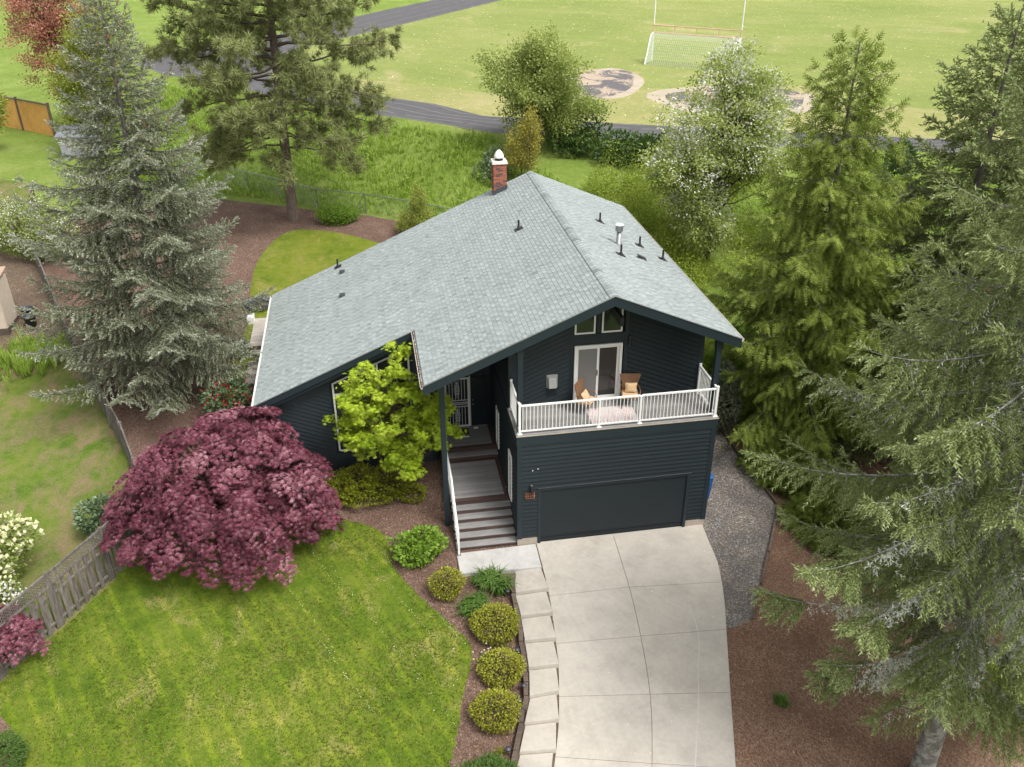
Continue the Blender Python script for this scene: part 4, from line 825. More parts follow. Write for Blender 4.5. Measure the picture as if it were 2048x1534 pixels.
def conifer(name, label, base, height, R, nb, mats, seed, lo=.08, t_pow=1., twig=T_SPR, tscale=.2, sec=.2, droop=.12, lift=.25, hang=.25, group=None, cones=0, cone_lo=.5, lichen=0, trunk_r=.2, mask=None, along=.1, cat='tree', step=.14, inner=.15, bare=0):
    rng = np.random.default_rng(seed); T = thing(name, label, cat, base, 0, group); leaf, bark = mats
    L = Limbs(6); lean = rng.normal(0, .01, 2)*height
    tp = np.array([(lean[0]*t_+.03*math.sin(5*t_+seed), lean[1]*t_, height*t_-.3*(t_ == 0)) for t_ in np.linspace(0, 1, 14)]); L.add(tp, trunk_r*np.linspace(1, .06, 14)**.9, 0)
    tr_at = lambda z: np.array([np.interp(z, tp[:, 2], tp[:, 0]), np.interp(z, tp[:, 2], tp[:, 1]), z])
    LB = Limbs(4); pos, dirs, sc, ton = [], [], [], []; cpos = []; lpos = []
    for i in range(nb):
        t_ = lo+(.985-lo)*((i+rng.uniform(0, 1))/nb)**t_pow; z0 = t_*height; az = i*2.39996+rng.uniform(-.3, .3); Lb = R(t_)*rng.uniform(.68, 1.16)
        if mask: Lb *= mask(t_, az)
        if Lb < .12: Lb = .12
        s = np.linspace(0, 1, 9); up = .75*max(0, t_-.72)/.28; dz = Lb*((up-droop*2*(1-t_))*s-droop*(1-t_)*.6*s**2+lift*(1-.4*t_)*s**3)
        az2 = az+rng.uniform(-.15, .15)*s; o = tr_at(z0)
        P = np.c_[o[0]+np.cos(az2)*Lb*s, o[1]+np.sin(az2)*Lb*s, z0+dz]
        dead = rng.uniform() < bare*(1-t_) or (lichen > .8 and .26 < t_ < .5 and math.cos(az-3.6) > .45 and rng.uniform() < .5)
        LB.add(P, max(.010, .008*Lb+.006), .004)
        cum = Lb*s; ns = max(2, int(Lb/sec)); d_all = unit(np.gradient(P, axis=0))
        for j in range(ns):
            sv = inner+(1-inner)*(j+rng.uniform(0, 1))/ns if not dead else .75+.25*rng.uniform()
            c = np.array([np.interp(sv, s, P[:, k]) for k in range(3)]); d = np.array([np.interp(sv, s, d_all[:, k]) for k in range(3)])
            side = np.array([-d[1], d[0], 0]); side /= max(1e-6, np.linalg.norm(side))
            for sg in (-1, 1):
                l2 = (min(1.15, .26*Lb+.12)*(1-sv)**.65+.14)*rng.uniform(.7, 1.2)
                e = unit(d*rng.uniform(.45, .75)+side*sg*rng.uniform(.6, 1.)+np.array([0, 0, -hang*rng.uniform(.3, 1.3)]))
                m = max(1, int(l2/step)); q = (np.arange(m)+rng.uniform(.3, .9))/m*l2
                pp = c+e*q[:, None]; pp[:, 2] -= hang*.5*q**2
                pos.append(pp); dirs.append(e+.45*d-np.array([0, 0, .55*hang])+rng.normal(0, .22, (m, 3))); ton.append(.45+.22*(q/max(l2, .01))*sv+.09*(sv > .85)+rng.normal(0, .09)); 
        if not dead and along:
            m = max(2, int(Lb*(1-inner)/along)); sv = rng.uniform(inner, 1, m); pos.append(np.stack([np.interp(sv, s, P[:, kk]) for kk in range(3)], 1)); dirs.append(np.stack([np.interp(sv, s, d_all[:, kk]) for kk in range(3)], 1)*.8+rng.normal(0, .45, (m, 3))+[0, 0, .25]); ton.append(.5+.18*sv+rng.normal(0, .08, m))
        m = 3; pos.append(P[-1]+rng.normal(0, .03, (m, 3))); dirs.append(np.tile(d_all[-1], (m, 1))+rng.normal(0, .25, (m, 3))); ton.append(np.full(m, .62))
        if cones and t_ > cone_lo and Lb > .3:
            for _ in range(rng.poisson(cones)): sv = rng.uniform(.45, 1); cpos.append(np.array([np.interp(sv, s, P[:, k]) for k in range(3)])+rng.normal(0, .14, 3)-[0, 0, .1])
        if lichen:
            for _ in range(10): sv = rng.uniform(.1, .8); c = np.array([np.interp(sv, s, P[:, k]) for k in range(3)]); e = rng.normal(0, 1, 3)*[1, 1, .35]+[0, 0, -.55]; LB.add(np.array([c, c+unit(e)*rng.uniform(.25, .8)]), .009, .004)
        if lichen and t_ < .75 and (dead or rng.uniform() < lichen):
            m = 220 if dead else (rng.integers(10, 40) if rng.uniform() < .7 else rng.integers(90, 200)); c0 = .45 if dead else rng.uniform(.2, .6)
            for _ in range(m): sv = np.clip(rng.normal(c0, .16), .08, .92); lpos.append(np.array([np.interp(sv, s, P[:, k]) for k in range(3)])+rng.normal(0, .06, 3)+[0, 0, .03-abs(rng.normal(0, .22))])
    pos, dirs, ton = np.concatenate(pos), np.concatenate(dirs), np.concatenate(ton)
    V, F, tt = stamp(twig, pos, frames(dirs, rng), tscale*rng.uniform(.75, 1.3, len(pos)), ton, rng)
    L.build('trunk', bark, T); LB.build('branches', bark, T, 'stuff'); npmesh('crown', V, F, leaf, T, tt, kind='stuff')
    if cpos:
        cp = np.array(cpos); V, F, tt = stamp(T_CONE, cp, frames(np.tile([0, 0, -1.], (len(cp), 1))+rng.normal(0, .2, cp.shape), rng), rng.uniform(.06, .095, len(cp)), np.full(len(cp), .5), rng, .15); npmesh('cones', V, F, LM['cone'], T, tt, kind='stuff')
    if lpos:
        cp = np.array(lpos); V, F, tt = stamp(T_LICH, cp, frames(np.tile([0, 0, -.6], (len(cp), 1))+rng.normal(0, .5, cp.shape), rng), rng.uniform(.08, .24, len(cp)), np.full(len(cp), .5), rng, .2); npmesh('lichen', V, F, LM['lichen'], T, tt, kind='stuff')
    return T, len(F)

def blob_points(rng, blobs, n, shell=.55, rough=.16):
    w = np.array([b[3]*b[4]*b[5] for b in blobs])**.75; w /= w.sum(); idx = rng.choice(len(blobs), n, p=w); b = np.array(blobs)[idx]
    d = unit(rng.normal(size=(n, 3))); r = rng.uniform(0, 1, n)**(1/3.)*(1-shell)+shell*rng.uniform(.8, 1, n)
    k = 1+rough*(np.sin(d[:, 0]*5+idx*2.1)+np.sin(d[:, 1]*6+idx*1.3)+np.sin(d[:, 2]*5.3+idx))/1.6
    return b[:, :3]+d*b[:, 3:6]*(r*k)[:, None], d, idx
def broadleaf(name, label, cat, base, blobs, n, tmpl, size, leaf, bark=None, trunk=None, limbs=40, seed=1, group=None, shell=.55, rough=.16, tone=.5, tone_up=.15, flat=0., flowers=None, clump=0, cr=.14, trunk_part='trunk', crown_name='crown', jit=.1, stems=1, fshell=.93):
    rng = np.random.default_rng(seed); T = thing(name, label, cat, base, 0, group); blobs = [tuple(b) for b in blobs]
    if clump:
        cpt, cd, _ = blob_points(rng, blobs, clump, shell, rough); r_ = np.mean([b[3] for b in blobs])*cr
        idx = rng.integers(0, clump, n); off = rng.normal(0, 1, (n, 3))*[r_*1.25, r_*1.25, r_*.75]; p = cpt[idx]+off; d = cd[idx]; ct = rng.normal(0, .12, clump)[idx]
    else:
        p, d, _ = blob_points(rng, blobs, n, shell, rough); cpt = p; ct = 0
    ok = p[:, 2] > .02; p, d = p[ok], d[ok]; ct = ct[ok] if clump else 0
    dirs = d*(1-flat)+rng.normal(0, .55, p.shape)+np.array([0, 0, -.2]); dirs[:, 2] *= (1-.7*flat)
    ups = np.array([0, 0, 1.]) if flat else None
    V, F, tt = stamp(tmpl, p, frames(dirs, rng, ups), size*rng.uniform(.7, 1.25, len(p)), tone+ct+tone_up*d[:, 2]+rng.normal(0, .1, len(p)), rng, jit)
    if trunk:
        L = Limbs(6); h, r0 = trunk; nodes = []
        for s_ in range(stems):
            top = np.array([rng.normal(0, .05*h), rng.normal(0, .05*h), h]) if stems == 1 else np.array([math.cos(s_*2.4)*h*.28, math.sin(s_*2.4)*h*.28, h])
            P = limb((0, 0, -.15), top, .0, 7, rng, .015); L.add(P, r0, r0*.35); nodes += P[2:]
        nodes = np.array(nodes); LB = Limbs(4)
        for q in cpt[rng.choice(len(cpt), min(limbs, len(cpt)), replace=False)]:
            if q[2] < .15: continue
            lowr = nodes[nodes[:, 2] < max(q[2], nodes[:, 2].min()+.01)]; nd_ = lowr[np.argmin(np.linalg.norm((lowr-q)*[1, 1, .6], axis=1)+rng.uniform(0, .3*h, len(lowr)))] if len(lowr) else nodes[0]
            LB.add(limb(nd_, q*.97, .06, 6, rng, .035), r0*.32, .006)
        L.build(trunk_part, bark, T); LB.build('branches', bark, T, 'stuff')
    npmesh(crown_name, V, F, leaf, T, tt, kind='stuff'); nt = len(F)
    for (nf, ftm, fs, fm, fname) in (flowers or []):
        p, d, _ = blob_points(rng, blobs, nf, fshell, rough); ok = (p[:, 2] > .1) & (d[:, 2] > -.35); p, d = p[ok], d[ok]
        V, F, tt = stamp(ftm, p*1.0, frames(d+rng.normal(0, .3, p.shape), rng), fs*rng.uniform(.7, 1.3, len(p)), rng.uniform(.2, .9, len(p)), rng); npmesh(fname, V, F, fm, T, tt, kind='stuff')
    return T, nt
def g3(x, y, dz=0): return (x, y, Hs(x, y)+dz)

# ------------------------------------------------------------------ conifers
NT_ = {}
prof = lambda pts: (lambda t_: float(np.interp(t_, *zip(*pts))))
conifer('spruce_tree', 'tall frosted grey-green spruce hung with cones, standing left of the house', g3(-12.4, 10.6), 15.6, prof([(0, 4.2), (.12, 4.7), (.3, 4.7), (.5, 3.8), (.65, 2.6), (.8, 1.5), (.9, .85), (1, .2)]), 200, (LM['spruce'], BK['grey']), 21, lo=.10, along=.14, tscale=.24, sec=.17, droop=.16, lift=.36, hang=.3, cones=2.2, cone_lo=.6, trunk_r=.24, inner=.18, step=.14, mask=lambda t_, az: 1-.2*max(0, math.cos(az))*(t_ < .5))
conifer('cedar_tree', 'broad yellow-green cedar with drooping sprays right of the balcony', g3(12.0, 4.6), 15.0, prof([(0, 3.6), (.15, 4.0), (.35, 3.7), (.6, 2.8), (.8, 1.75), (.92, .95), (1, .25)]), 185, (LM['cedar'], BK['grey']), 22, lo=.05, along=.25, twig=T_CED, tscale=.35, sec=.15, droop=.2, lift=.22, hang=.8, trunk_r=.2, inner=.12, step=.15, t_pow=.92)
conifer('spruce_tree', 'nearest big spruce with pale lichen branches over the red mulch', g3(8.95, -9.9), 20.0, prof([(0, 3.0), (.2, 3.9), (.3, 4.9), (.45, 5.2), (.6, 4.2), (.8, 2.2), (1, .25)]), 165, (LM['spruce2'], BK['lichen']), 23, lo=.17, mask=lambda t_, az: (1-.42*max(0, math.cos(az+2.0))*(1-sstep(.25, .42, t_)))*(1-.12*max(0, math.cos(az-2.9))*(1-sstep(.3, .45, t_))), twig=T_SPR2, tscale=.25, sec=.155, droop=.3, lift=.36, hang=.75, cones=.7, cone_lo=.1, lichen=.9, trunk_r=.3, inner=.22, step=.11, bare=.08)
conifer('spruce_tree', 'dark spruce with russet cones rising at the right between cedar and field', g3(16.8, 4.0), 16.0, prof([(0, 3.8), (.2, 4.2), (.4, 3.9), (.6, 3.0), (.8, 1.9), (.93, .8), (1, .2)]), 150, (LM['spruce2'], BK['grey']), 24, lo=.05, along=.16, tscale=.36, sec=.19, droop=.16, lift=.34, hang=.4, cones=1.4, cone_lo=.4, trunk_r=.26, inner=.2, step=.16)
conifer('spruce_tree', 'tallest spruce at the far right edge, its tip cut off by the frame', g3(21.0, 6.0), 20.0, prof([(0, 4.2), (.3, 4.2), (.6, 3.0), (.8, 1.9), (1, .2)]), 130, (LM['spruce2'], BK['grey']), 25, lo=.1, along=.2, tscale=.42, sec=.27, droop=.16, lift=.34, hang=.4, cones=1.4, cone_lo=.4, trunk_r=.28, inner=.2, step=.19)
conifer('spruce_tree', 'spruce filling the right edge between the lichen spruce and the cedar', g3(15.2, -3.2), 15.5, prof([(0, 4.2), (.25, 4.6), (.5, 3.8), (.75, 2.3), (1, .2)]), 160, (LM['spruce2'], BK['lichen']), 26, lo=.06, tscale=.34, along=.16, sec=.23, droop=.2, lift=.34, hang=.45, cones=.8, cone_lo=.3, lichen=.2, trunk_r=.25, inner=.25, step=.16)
# pine
def pine_tree():
    rng = np.random.default_rng(31); base = g3(-8.3, 27.5); T = thing('pine_tree', 'tall long-needled pine with bare lower trunk in the back garden', 'tree', base); hgt = 20.
    L = Limbs(8); tp = np.array([(.25*math.sin(2.2*t_)*t_, .1*t_, hgt*t_-.2) for t_ in np.linspace(0, 1, 16)]); L.add(tp, .31*np.linspace(1, .1, 16)**.8*np.r_[1.25, np.ones(15)], 0); L.build('trunk', BK['pine'], T)
    LB = Limbs(4); pos, dirs, ton = [], [], []
    for i in range(100):
        t_ = .2+.79*(i+rng.uniform(0, 1))/100; z0 = hgt*t_; az = i*2.4+rng.uniform(-.5, .5); Lb = np.interp(t_, [.2, .3, .5, .7, .9, 1], [4.2, 5.5, 5.8, 5.0, 3.6, 1.4])*rng.uniform(.7, 1.12)
        s = np.linspace(0, 1, 9); o = np.array([np.interp(z0, tp[:, 2], tp[:, 0]), np.interp(z0, tp[:, 2], tp[:, 1]), z0]); dr = np.interp(t_, [.2, .6, 1], [-.45, -.05, .5])
        P = np.c_[o[0]+np.cos(az+.25*np.sin(3*s+i))*Lb*s, o[1]+np.sin(az+.25*np.sin(3*s+i))*Lb*s, z0+Lb*(.12*s+dr*s**1.6+.12*s**3)]; P[1:-1] += rng.normal(0, .06, (7, 3))
        LB.add(P, .02+.012*Lb, .012)
        sparse = t_ < .2
        for j in range(int((7 if sparse else 13)*Lb/4.2)+2):
            sv = rng.uniform(.45 if t_ < .5 else .15, 1); c = np.array([np.interp(sv, s, P[:, k]) for k in range(3)]); a2 = az+rng.choice([-1, 1])*rng.uniform(.3, 1.2); l2 = rng.uniform(.5, 1.7)*(1.15-.5*sv)
            e = np.array([math.cos(a2), math.sin(a2), rng.uniform(-.75, .75)]); Q = limb(c, c+e*l2, .05, 4, rng, .05); LB.add(Q, .016, .006)
            for _ in range(4):
                sv2 = rng.uniform(.3, 1); c2 = c+e*l2*sv2; e2 = unit(e+rng.normal(0, .7, 3)+[0, 0, .2]); l3 = rng.uniform(.15, .5); m = rng.integers(2, 5)
                pos.append(c2+e2*l3*np.linspace(.4, 1, m)[:, None]+rng.normal(0, .05, (m, 3))); dirs.append(np.tile(e2, (m, 1))+rng.normal(0, .3, (m, 3))); ton.append(np.full(m, .5)+rng.normal(0, .1))
    pos, dirs, ton = np.concatenate(pos), np.concatenate(dirs), np.concatenate(ton); LB.build('branches', BK['pine'], T, 'stuff')
    V, F, tt = stamp(T_TUFT, pos, frames(dirs, rng), .36*rng.uniform(.8, 1.25, len(pos)), ton, rng); npmesh('crown', V, F, LM['pine'], T, tt, kind='stuff'); NT_['pine'] = len(F)
pine_tree()

# ------------------------------------------------------------------ purple maple: layered pads on a dome
def pad_maple(name, label, base, rx, ry, hgt, npads, per, size, seed, skirt=.35, cat='tree', pr=.62, trunk=.12):
    rng = np.random.default_rng(seed); T = thing(name, label, cat, base); pos, dirs, ton = [], [], []; L = Limbs(6); LB = Limbs(4)
    for k in range(4):
        a = k*1.6+.4; L.add(limb((0, 0, -.1), (math.cos(a)*rx*.22, math.sin(a)*ry*.22, hgt*.45), .04, 6, rng, .04), trunk, trunk*.5)
    for i in range(npads):
        u = -.38+1.38*(i+.5)/npads; el = math.asin(max(-1, min(1, u))); az = i*2.39996+rng.uniform(-.25, .25); q = rng.uniform(.84, 1.08) if rng.uniform() < .82 else rng.uniform(.55, .82)
        wob = 1+.07*math.sin(3*az+seed)+.05*math.sin(5*az+2)+.07*math.sin(7*el+2*az); zc = hgt*skirt
        c = np.array([math.cos(az)*math.cos(el)*rx*q*wob, math.sin(az)*math.cos(el)*ry*q*wob, zc+(hgt-zc)*math.sin(el)*q*wob]); u = max(0, u)
        if c[2] < .35: c[2] = .35+rng.uniform(0, .3)
        out = unit(np.array([math.cos(az), math.sin(az), 0])); r_ = pr*rng.uniform(.6, 1.25)*(rx/3.8)
        lb = limb(np.array([math.cos(az)*rx*.15, math.sin(az)*ry*.15, hgt*.4]), c, .1, 6, rng, .03); LB.add(lb, trunk*.3, .008)
        m = int(per*rng.uniform(.7, 1.3)); rad = r_*np.sqrt(rng.uniform(0, 1, m)); th = rng.uniform(0, 6.283, m); side = np.array([-out[1], out[0], 0])
        tilt = .25+.55*(1-u); lx = rad*np.cos(th)*1.15; ly = rad*np.sin(th)
        p = c+lx[:, None]*(out-np.array([0, 0, tilt]))+ly[:, None]*side; p[:, 2] += .07*r_*rng.normal(0, 1, m)-.38*(rad/r_)**2*r_
        pos.append(p); dirs.append(out*np.sign(lx+.3*r_)[:, None]*.6+side*(ly/r_)[:, None]*.8+rng.normal(0, .35, (m, 3))+[0, 0, -.35]); ton.append(.47+rng.normal(0, .13)+rng.normal(0, .1, m)+.12*(rad < .5*r_))
    pos, dirs, ton = np.concatenate(pos), np.concatenate(dirs), np.concatenate(ton)
    V, F, tt = stamp(T_MAP, pos, frames(dirs, rng, np.array([0, 0, 1.])), size*rng.uniform(.75, 1.25, len(pos)), ton, rng)
    L.build('trunk', BK['brown'], T); LB.build('branches', BK['brown'], T, 'stuff'); npmesh('crown', V, F, LM['purple'], T, tt, kind='stuff'); NT_[label] = len(F)
pad_maple('maple_tree', 'broad dome-shaped purple maple on the front lawn', g3(-9.35, 1.7), 3.1, 2.9, 4.3, 215, 125, .13, 41, .42, pr=.56)
pad_maple('maple_tree', 'small purple maple leaning over the weathered fence at the left edge', g3(-15.35, -2.6), .95, .8, 1.75, 34, 80, .10, 42, .62, pr=1.3, trunk=.04)

# ------------------------------------------------------------------ broadleaf trees and shrubs
bl_ = broadleaf
bl_('maple_tree', 'lime green young maple in front of the picture window', 'tree', g3(-3.75, 2.9), [(0, 0, 3.2, 1.75, 1.3, 1.2), (-.85, .1, 4.2, 1.1, .9, .9), (.75, -.1, 2.8, 1.35, .95, .9), (.1, 0, 4.8, .85, .75, .95), (-1.2, 0, 2.7, .8, .8, .7), (1.2, .1, 3.4, .8, .7, .6), (.2, -.3, 2.0, 1.15, .9, .6), (-.05, .1, 5.6, .28, .28, .75), (-1.25, 0, 4.5, .3, .3, .8), (.75, .1, 4.4, .3, .3, .85), (1.45, 0, 3.6, .35, .3, .5), (-.6, 0, 5.0, .3, .3, .7)], 11500, T_MAP, .125, LM['lime'], BK['brown'], (3.9, .085), 130, 51, shell=.45, flat=.45, clump=300, rough=.3, cr=.105)
bl_('hedge', 'low golden-green hedge mounded below the lime maple', 'hedge', g3(-5.3, 3.35), [(0, 0, .45, .9, .75, .6), (1.1, -.2, .45, .9, .7, .62), (.4, -.7, .3, 1.0, .5, .42), (-.5, -.4, .4, .7, .6, .5)], 5200, T_LEAF, .10, LM['hedge'], BK['brown'], (.4, .03), 30, 52, shell=.8)
bl_('shrub', 'round hummock of golden leaves at the foot of the lime maple trunk', 'shrub', g3(-3.3, 2.75), [(0, 0, .22, .5, .4, .3)], 900, T_LEAF, .09, LM['hedge'], BK['brown'], (.2, .02), 10, 53, shell=.8)
bl_('shrub', 'bright green leafy shrub beside the entry stairs', 'shrub', g3(-3.35, -.1), [(0, 0, .5, .75, .62, .5), (-.25, -.2, .4, .6, .5, .42), (.28, .15, .5, .55, .5, .5)], 2400, T_LEAF, .15, LM['green'], BK['brown'], (.4, .025), 30, 54, shell=.75, rough=.2)
balls = [(-2.62, -2.0, .55, .56, 'clipped round shrub nearest the entry slab'), (-1.32, -3.75, .74, .66, 'largest clipped round shrub, beside the long grass clumps'), (-1.42, -5.3, .66, .60, 'middle clipped round shrub of the row along the steps'), (-1.75, -6.75, .68, .60, 'clipped round shrub closest to the bottom of the photo')]
for i, (x, y, r, h, lab) in enumerate(balls):
    bl_('clipped_shrub', lab, 'shrub', g3(x, y), [(0, 0, h*.78, r, r*.92, h*.86), ((.12, -.1, .05, -.14)[i]*r, (.1, .14, -.12, .05)[i]*r, h*(.86, .72, .9, .8)[i], r*.93, r*.86, h*(.84, .8, .86, .78)[i])], int(8600*r*r), T_LEAF, .07, LM['box_'], BK['brown'], (h*.6, .03), 40, 60+i, 'clipped round shrubs beside the driveway steps', shell=.88, rough=.075, tone=.52, tone_up=.22, jit=.2)
def strappy(name, label, x, y, r, h, n, mat, seed, cat='plant', arch=.55, group=None, wid=.03, flowers=None):
    rng = np.random.default_rng(seed); T = thing(name, label, cat, g3(x, y), 0, group); tm = make_blades(14, arch, wid)
    p = np.c_[rng.normal(0, r*.3, (n, 2)), np.zeros(n)]; a = rng.uniform(0, 6.28, n); Rm = np.zeros((n, 3, 3)); Rm[:, 0, 0] = np.cos(a); Rm[:, 0, 1] = -np.sin(a); Rm[:, 1, 0] = np.sin(a); Rm[:, 1, 1] = np.cos(a); Rm[:, 2, 2] = 1
    V, F, tt = stamp(tm, p, Rm, h*rng.uniform(.75, 1.2, n), rng.uniform(.25, .8, n), rng, .12); npmesh('leaves', V, F, mat, T, tt, kind='stuff')
    if flowers:
        nf, fm = flowers; q = np.c_[rng.normal(0, r*.5, (nf, 2)), h*rng.uniform(.7, 1.1, nf)]; V, F, tt = stamp(T_BALL, q, np.tile(I3, (nf, 1, 1)), .035, rng.uniform(.2, .8, nf), rng); npmesh('flowers', V, F, fm, T, tt, kind='stuff')
strappy('daylily', 'larger green daylily clump below the entry slab', -1.15, -1.75, .95, .75, 30, LM['lily'], 71, arch=.75)
strappy('daylily', 'smaller green daylily clump between two clipped shrubs', -1.85, -2.75, .85, .66, 24, LM['lily'], 72, arch=.75)
strappy('daylily', 'tiny sprig of strap leaves in the mulch beside the daylilies', -1.3, -2.72, .3, .3, 4, LM['hedge'], 73)
strappy('daffodil', 'pale flowering clump tucked between two clipped shrubs', -1.75, -4.75, .4, .34, 8, LM['lily'], 74, flowers=(16, LM['cream']))
strappy('sprig', 'little yellow-green sprig in the mulch above the juniper', -1.85, -7.75, .3, .22, 6, LM['hedge'], 75)
strappy('grass_tuft', 'lone grass tuft on the red mulch right of the driveway', 6.15, -7.3, .3, .42, 9, LM['lily'], 76, arch=.4)
strappy('iris', 'wide bed of upright iris leaves beside the neighbour shed', -19.0, 14.3, 3.0, .75, 170, LM['grass'], 77, arch=.15, wid=.022)
bl_('juniper', 'low grey-green juniper cropped by the bottom edge', 'shrub', g3(-2.3, -8.6), [(0, 0, .25, .8, .6, .35)], 1800, T_SPR, .15, LM['lily'], BK['brown'], (.2, .02), 12, 81, shell=.75, tone=.5)
bl_('juniper', 'dark green low shrub in the bottom left corner bed', 'shrub', g3(-14.55, -6.3), [(0, 0, .4, .75, .8, .5)], 2600, T_SPR, .14, LM['lily'], BK['brown'], (.3, .02), 12, 82, shell=.8, tone=.55)
bl_('snowball_bush', 'big bush of cream snowball blossom behind the weathered fence', 'bush', g3(-16.6, .7), [(0, 0, 1.4, 1.5, 1.3, 1.1), (.6, .2, 1.7, .9, .9, .7), (-.3, -.6, 1.0, 1.1, .9, .8)], 3000, T_LEAF, .13, LM['soft'], BK['brown'], (1.2, .04), 40, 83, flowers=[(620, T_BALL, .085, LM['cream'], 'blossoms')])
bl_('flowering_bush', 'low white flowering bush under the cream snowball bush', 'bush', g3(-15.9, -.6), [(0, 0, .55, .6, .6, .6)], 900, T_LEAF, .10, LM['soft'], BK['brown'], (.5, .03), 14, 84, flowers=[(300, T_BALL, .045, LM['blossom'], 'blossoms')])
bl_('rhododendron', 'green rhododendron behind the lattice fence by the purple maple', 'bush', g3(-13.75, 2.5), [(0, 0, .75, .65, .6, .75), (.2, -.2, .5, .5, .5, .5)], 1700, T_LEAF, .17, LM['rhodo'], BK['brown'], (.6, .03), 20, 85, shell=.75)
bl_('rhododendron', 'red flowering rhododendron at the low corner of the house', 'bush', g3(-9.95, 7.9), [(0, 0, 1.0, .95, .9, .95), (.5, -.3, .8, .7, .7, .7)], 2400, T_LEAF, .17, LM['rhodo'], BK['brown'], (.9, .04), 26, 86, shell=.75, tone=.35, flowers=[(110, make_cluster(7, .6, .7, 1.4), .2, LM['crimson'], 'blossoms')])
bl_('flowering_bush', 'tall white flowering bush behind the frosted spruce', 'bush', g3(-21.6, 24.8), [(0, 0, 1.5, 2.2, 1.6, 1.6), (-1.3, .6, 1.8, 1.4, 1.2, 1.3), (1.2, -.8, 1.3, 1.4, 1.2, 1.2)], 5200, T_LEAF, .17, LM['soft'], BK['brown'], (1.6, .05), 40, 87, flowers=[(800, T_CL5, .15, LM['blossom'], 'blossoms')])
bl_('lavender', 'purple flowering ground cover behind the side deck', 'plant', g3(-9.6, 17.6), [(0, 0, .2, .75, .6, .32)], 1500, T_LEAF, .07, LM['rhodo'], None, None, 0, 88, shell=.7, flowers=[(900, T_BALL, .03, LM['violet'], 'flowers')], crown_name='leaves')
bl_('lavender', 'purple flowering ground cover left of the side deck step', 'plant', g3(-10.25, 13.6), [(0, 0, .2, .45, .8, .3)], 1300, T_LEAF, .07, LM['rhodo'], None, None, 0, 89, shell=.7, flowers=[(700, T_BALL, .03, LM['violet'], 'flowers')], crown_name='leaves')
bl_('broadleaf_tree', 'round green broadleaf tree between the house ridge and the field', 'tree', g3(6.7, 30.6), [(0, 0, 4.3, 2.5, 2.2, 2.1), (-.9, 0, 3.3, 2.0, 1.9, 1.5), (1.4, -.2, 2.6, 2.0, 1.7, 1.4), (.2, 0, 5.8, 1.3, 1.2, 1.4), (1.9, 0, 1.4, 1.6, 1.5, 1.1)], 7500, T_CL5, .25, LM['soft'], BK['brown'], (4.6, .13), 110, 91, shell=.35, clump=230, rough=.28, tone=.6)
bl_('sapling', 'slender yellow-leaved sapling just behind the chimney', 'tree', g3(5.3, 27.6), [(0, 0, 2.4, 1.0, .8, 1.5), (.3, 0, 3.4, .5, .5, 1.2), (-.5, 0, 1.8, .9, .7, .9)], 1500, T_CL5, .17, LM['yellowtree'], BK['brown'], (3.6, .04), 50, 92, shell=.2, stems=4)
bl_('sapling', 'small pale lime sapling behind the low side of the roof', 'tree', g3(-1.3, 24.4), [(0, 0, 1.0, .9, .8, .7), (0, 0, 2.0, .45, .45, .9), (-.5, 0, .7, .8, .7, .5)], 1700, T_CL5, .15, LM['limeshrub'], BK['brown'], (2.4, .03), 40, 93, shell=.3)
bl_('shrub', 'low green shrub at the foot of the pine trunk', 'shrub', g3(-6.0, 26.7), [(0, 0, .5, .9, .7, .6), (.7, .1, .4, .7, .6, .45)], 1300, T_CL5, .16, LM['green'], BK['brown'], (.4, .03), 20, 94, shell=.6, tone=.3)
bl_('blossom_tree', 'tall loose tree dusted with white blossom behind the roof', 'tree', g3(13.4, 18.6), [(.2, 0, 6.8, 2.6, 2.2, 2.2), (-1.8, -.4, 5.2, 2.0, 1.9, 1.9), (1.5, 0, 5.6, 2.0, 2.0, 2.0), (.3, .4, 9.2, 1.3, 1.3, 1.6), (-1.0, 0, 3.4, 1.7, 1.7, 1.5), (1.6, .5, 8.4, 1.3, 1.3, 1.3), (-.4, -.3, 2.0, 1.5, 1.4, 1.2), (2.6, 0, 7.6, 1.0, 1.0, 1.0)], 8500, T_CL5, .24, LM['soft'], BK['brown'], (8.0, .16), 150, 95, shell=.25, clump=420, rough=.25, tone=.7, fshell=.35, flowers=[(11000, T_LEAF, .15, LM['blossom'], 'blossoms')])
bl_('broadleaf_tree', 'red-leaved tree beyond the cedar fence at the top left', 'tree', g3(-25.9, 51.5), [(0, 0, 6, 2.8, 2.4, 3.0), (-.7, 0, 8.6, 2.3, 2.1, 2.6), (.9, 0, 3.6, 1.8, 1.7, 1.8), (1.2, 0, 9.6, 1.8, 1.8, 2.3), (-1.6, 0, 11, 1.6, 1.6, 1.9)], 5600, T_CL5, .26, LM['red'], BK['brown'], (7., .14), 110, 96, shell=.2, clump=190, rough=.25)
bl_('broadleaf_tree', 'pale green tree hidden behind the frosted spruce top', 'tree', g3(-22.6, 46.0), [(0, 0, 5, 2.4, 2.2, 2.6), (.8, 0, 7.5, 2.0, 1.8, 2.2), (-.4, 0, 3, 1.9, 1.7, 1.6)], 4600, T_CL5, .28, LM['limeshrub'], BK['brown'], (6., .12), 70, 97, shell=.3, clump=150, rough=.2, tone=.35)
bl_('shrub', 'pale green branches at the left edge in front of the cedar fence', 'shrub', g3(-30.0, 46.0), [(0, 0, 3.2, 1.5, 1.3, 1.5)], 900, T_CL5, .26, LM['limeshrub'], BK['brown'], (2.6, .05), 20, 98, shell=.3)
bl_('conifer_shrub', 'small blue-grey conifer tucked against the cedar beside the balcony', 'shrub', g3(8.9, 4.9), [(0, 0, 1.0, .7, .7, 1.0), (.1, 0, 2.0, .45, .45, .8)], 1900, T_SPR, .22, LM['spruce'], BK['grey'], (2.2, .05), 30, 99, shell=.5, tone=.45)
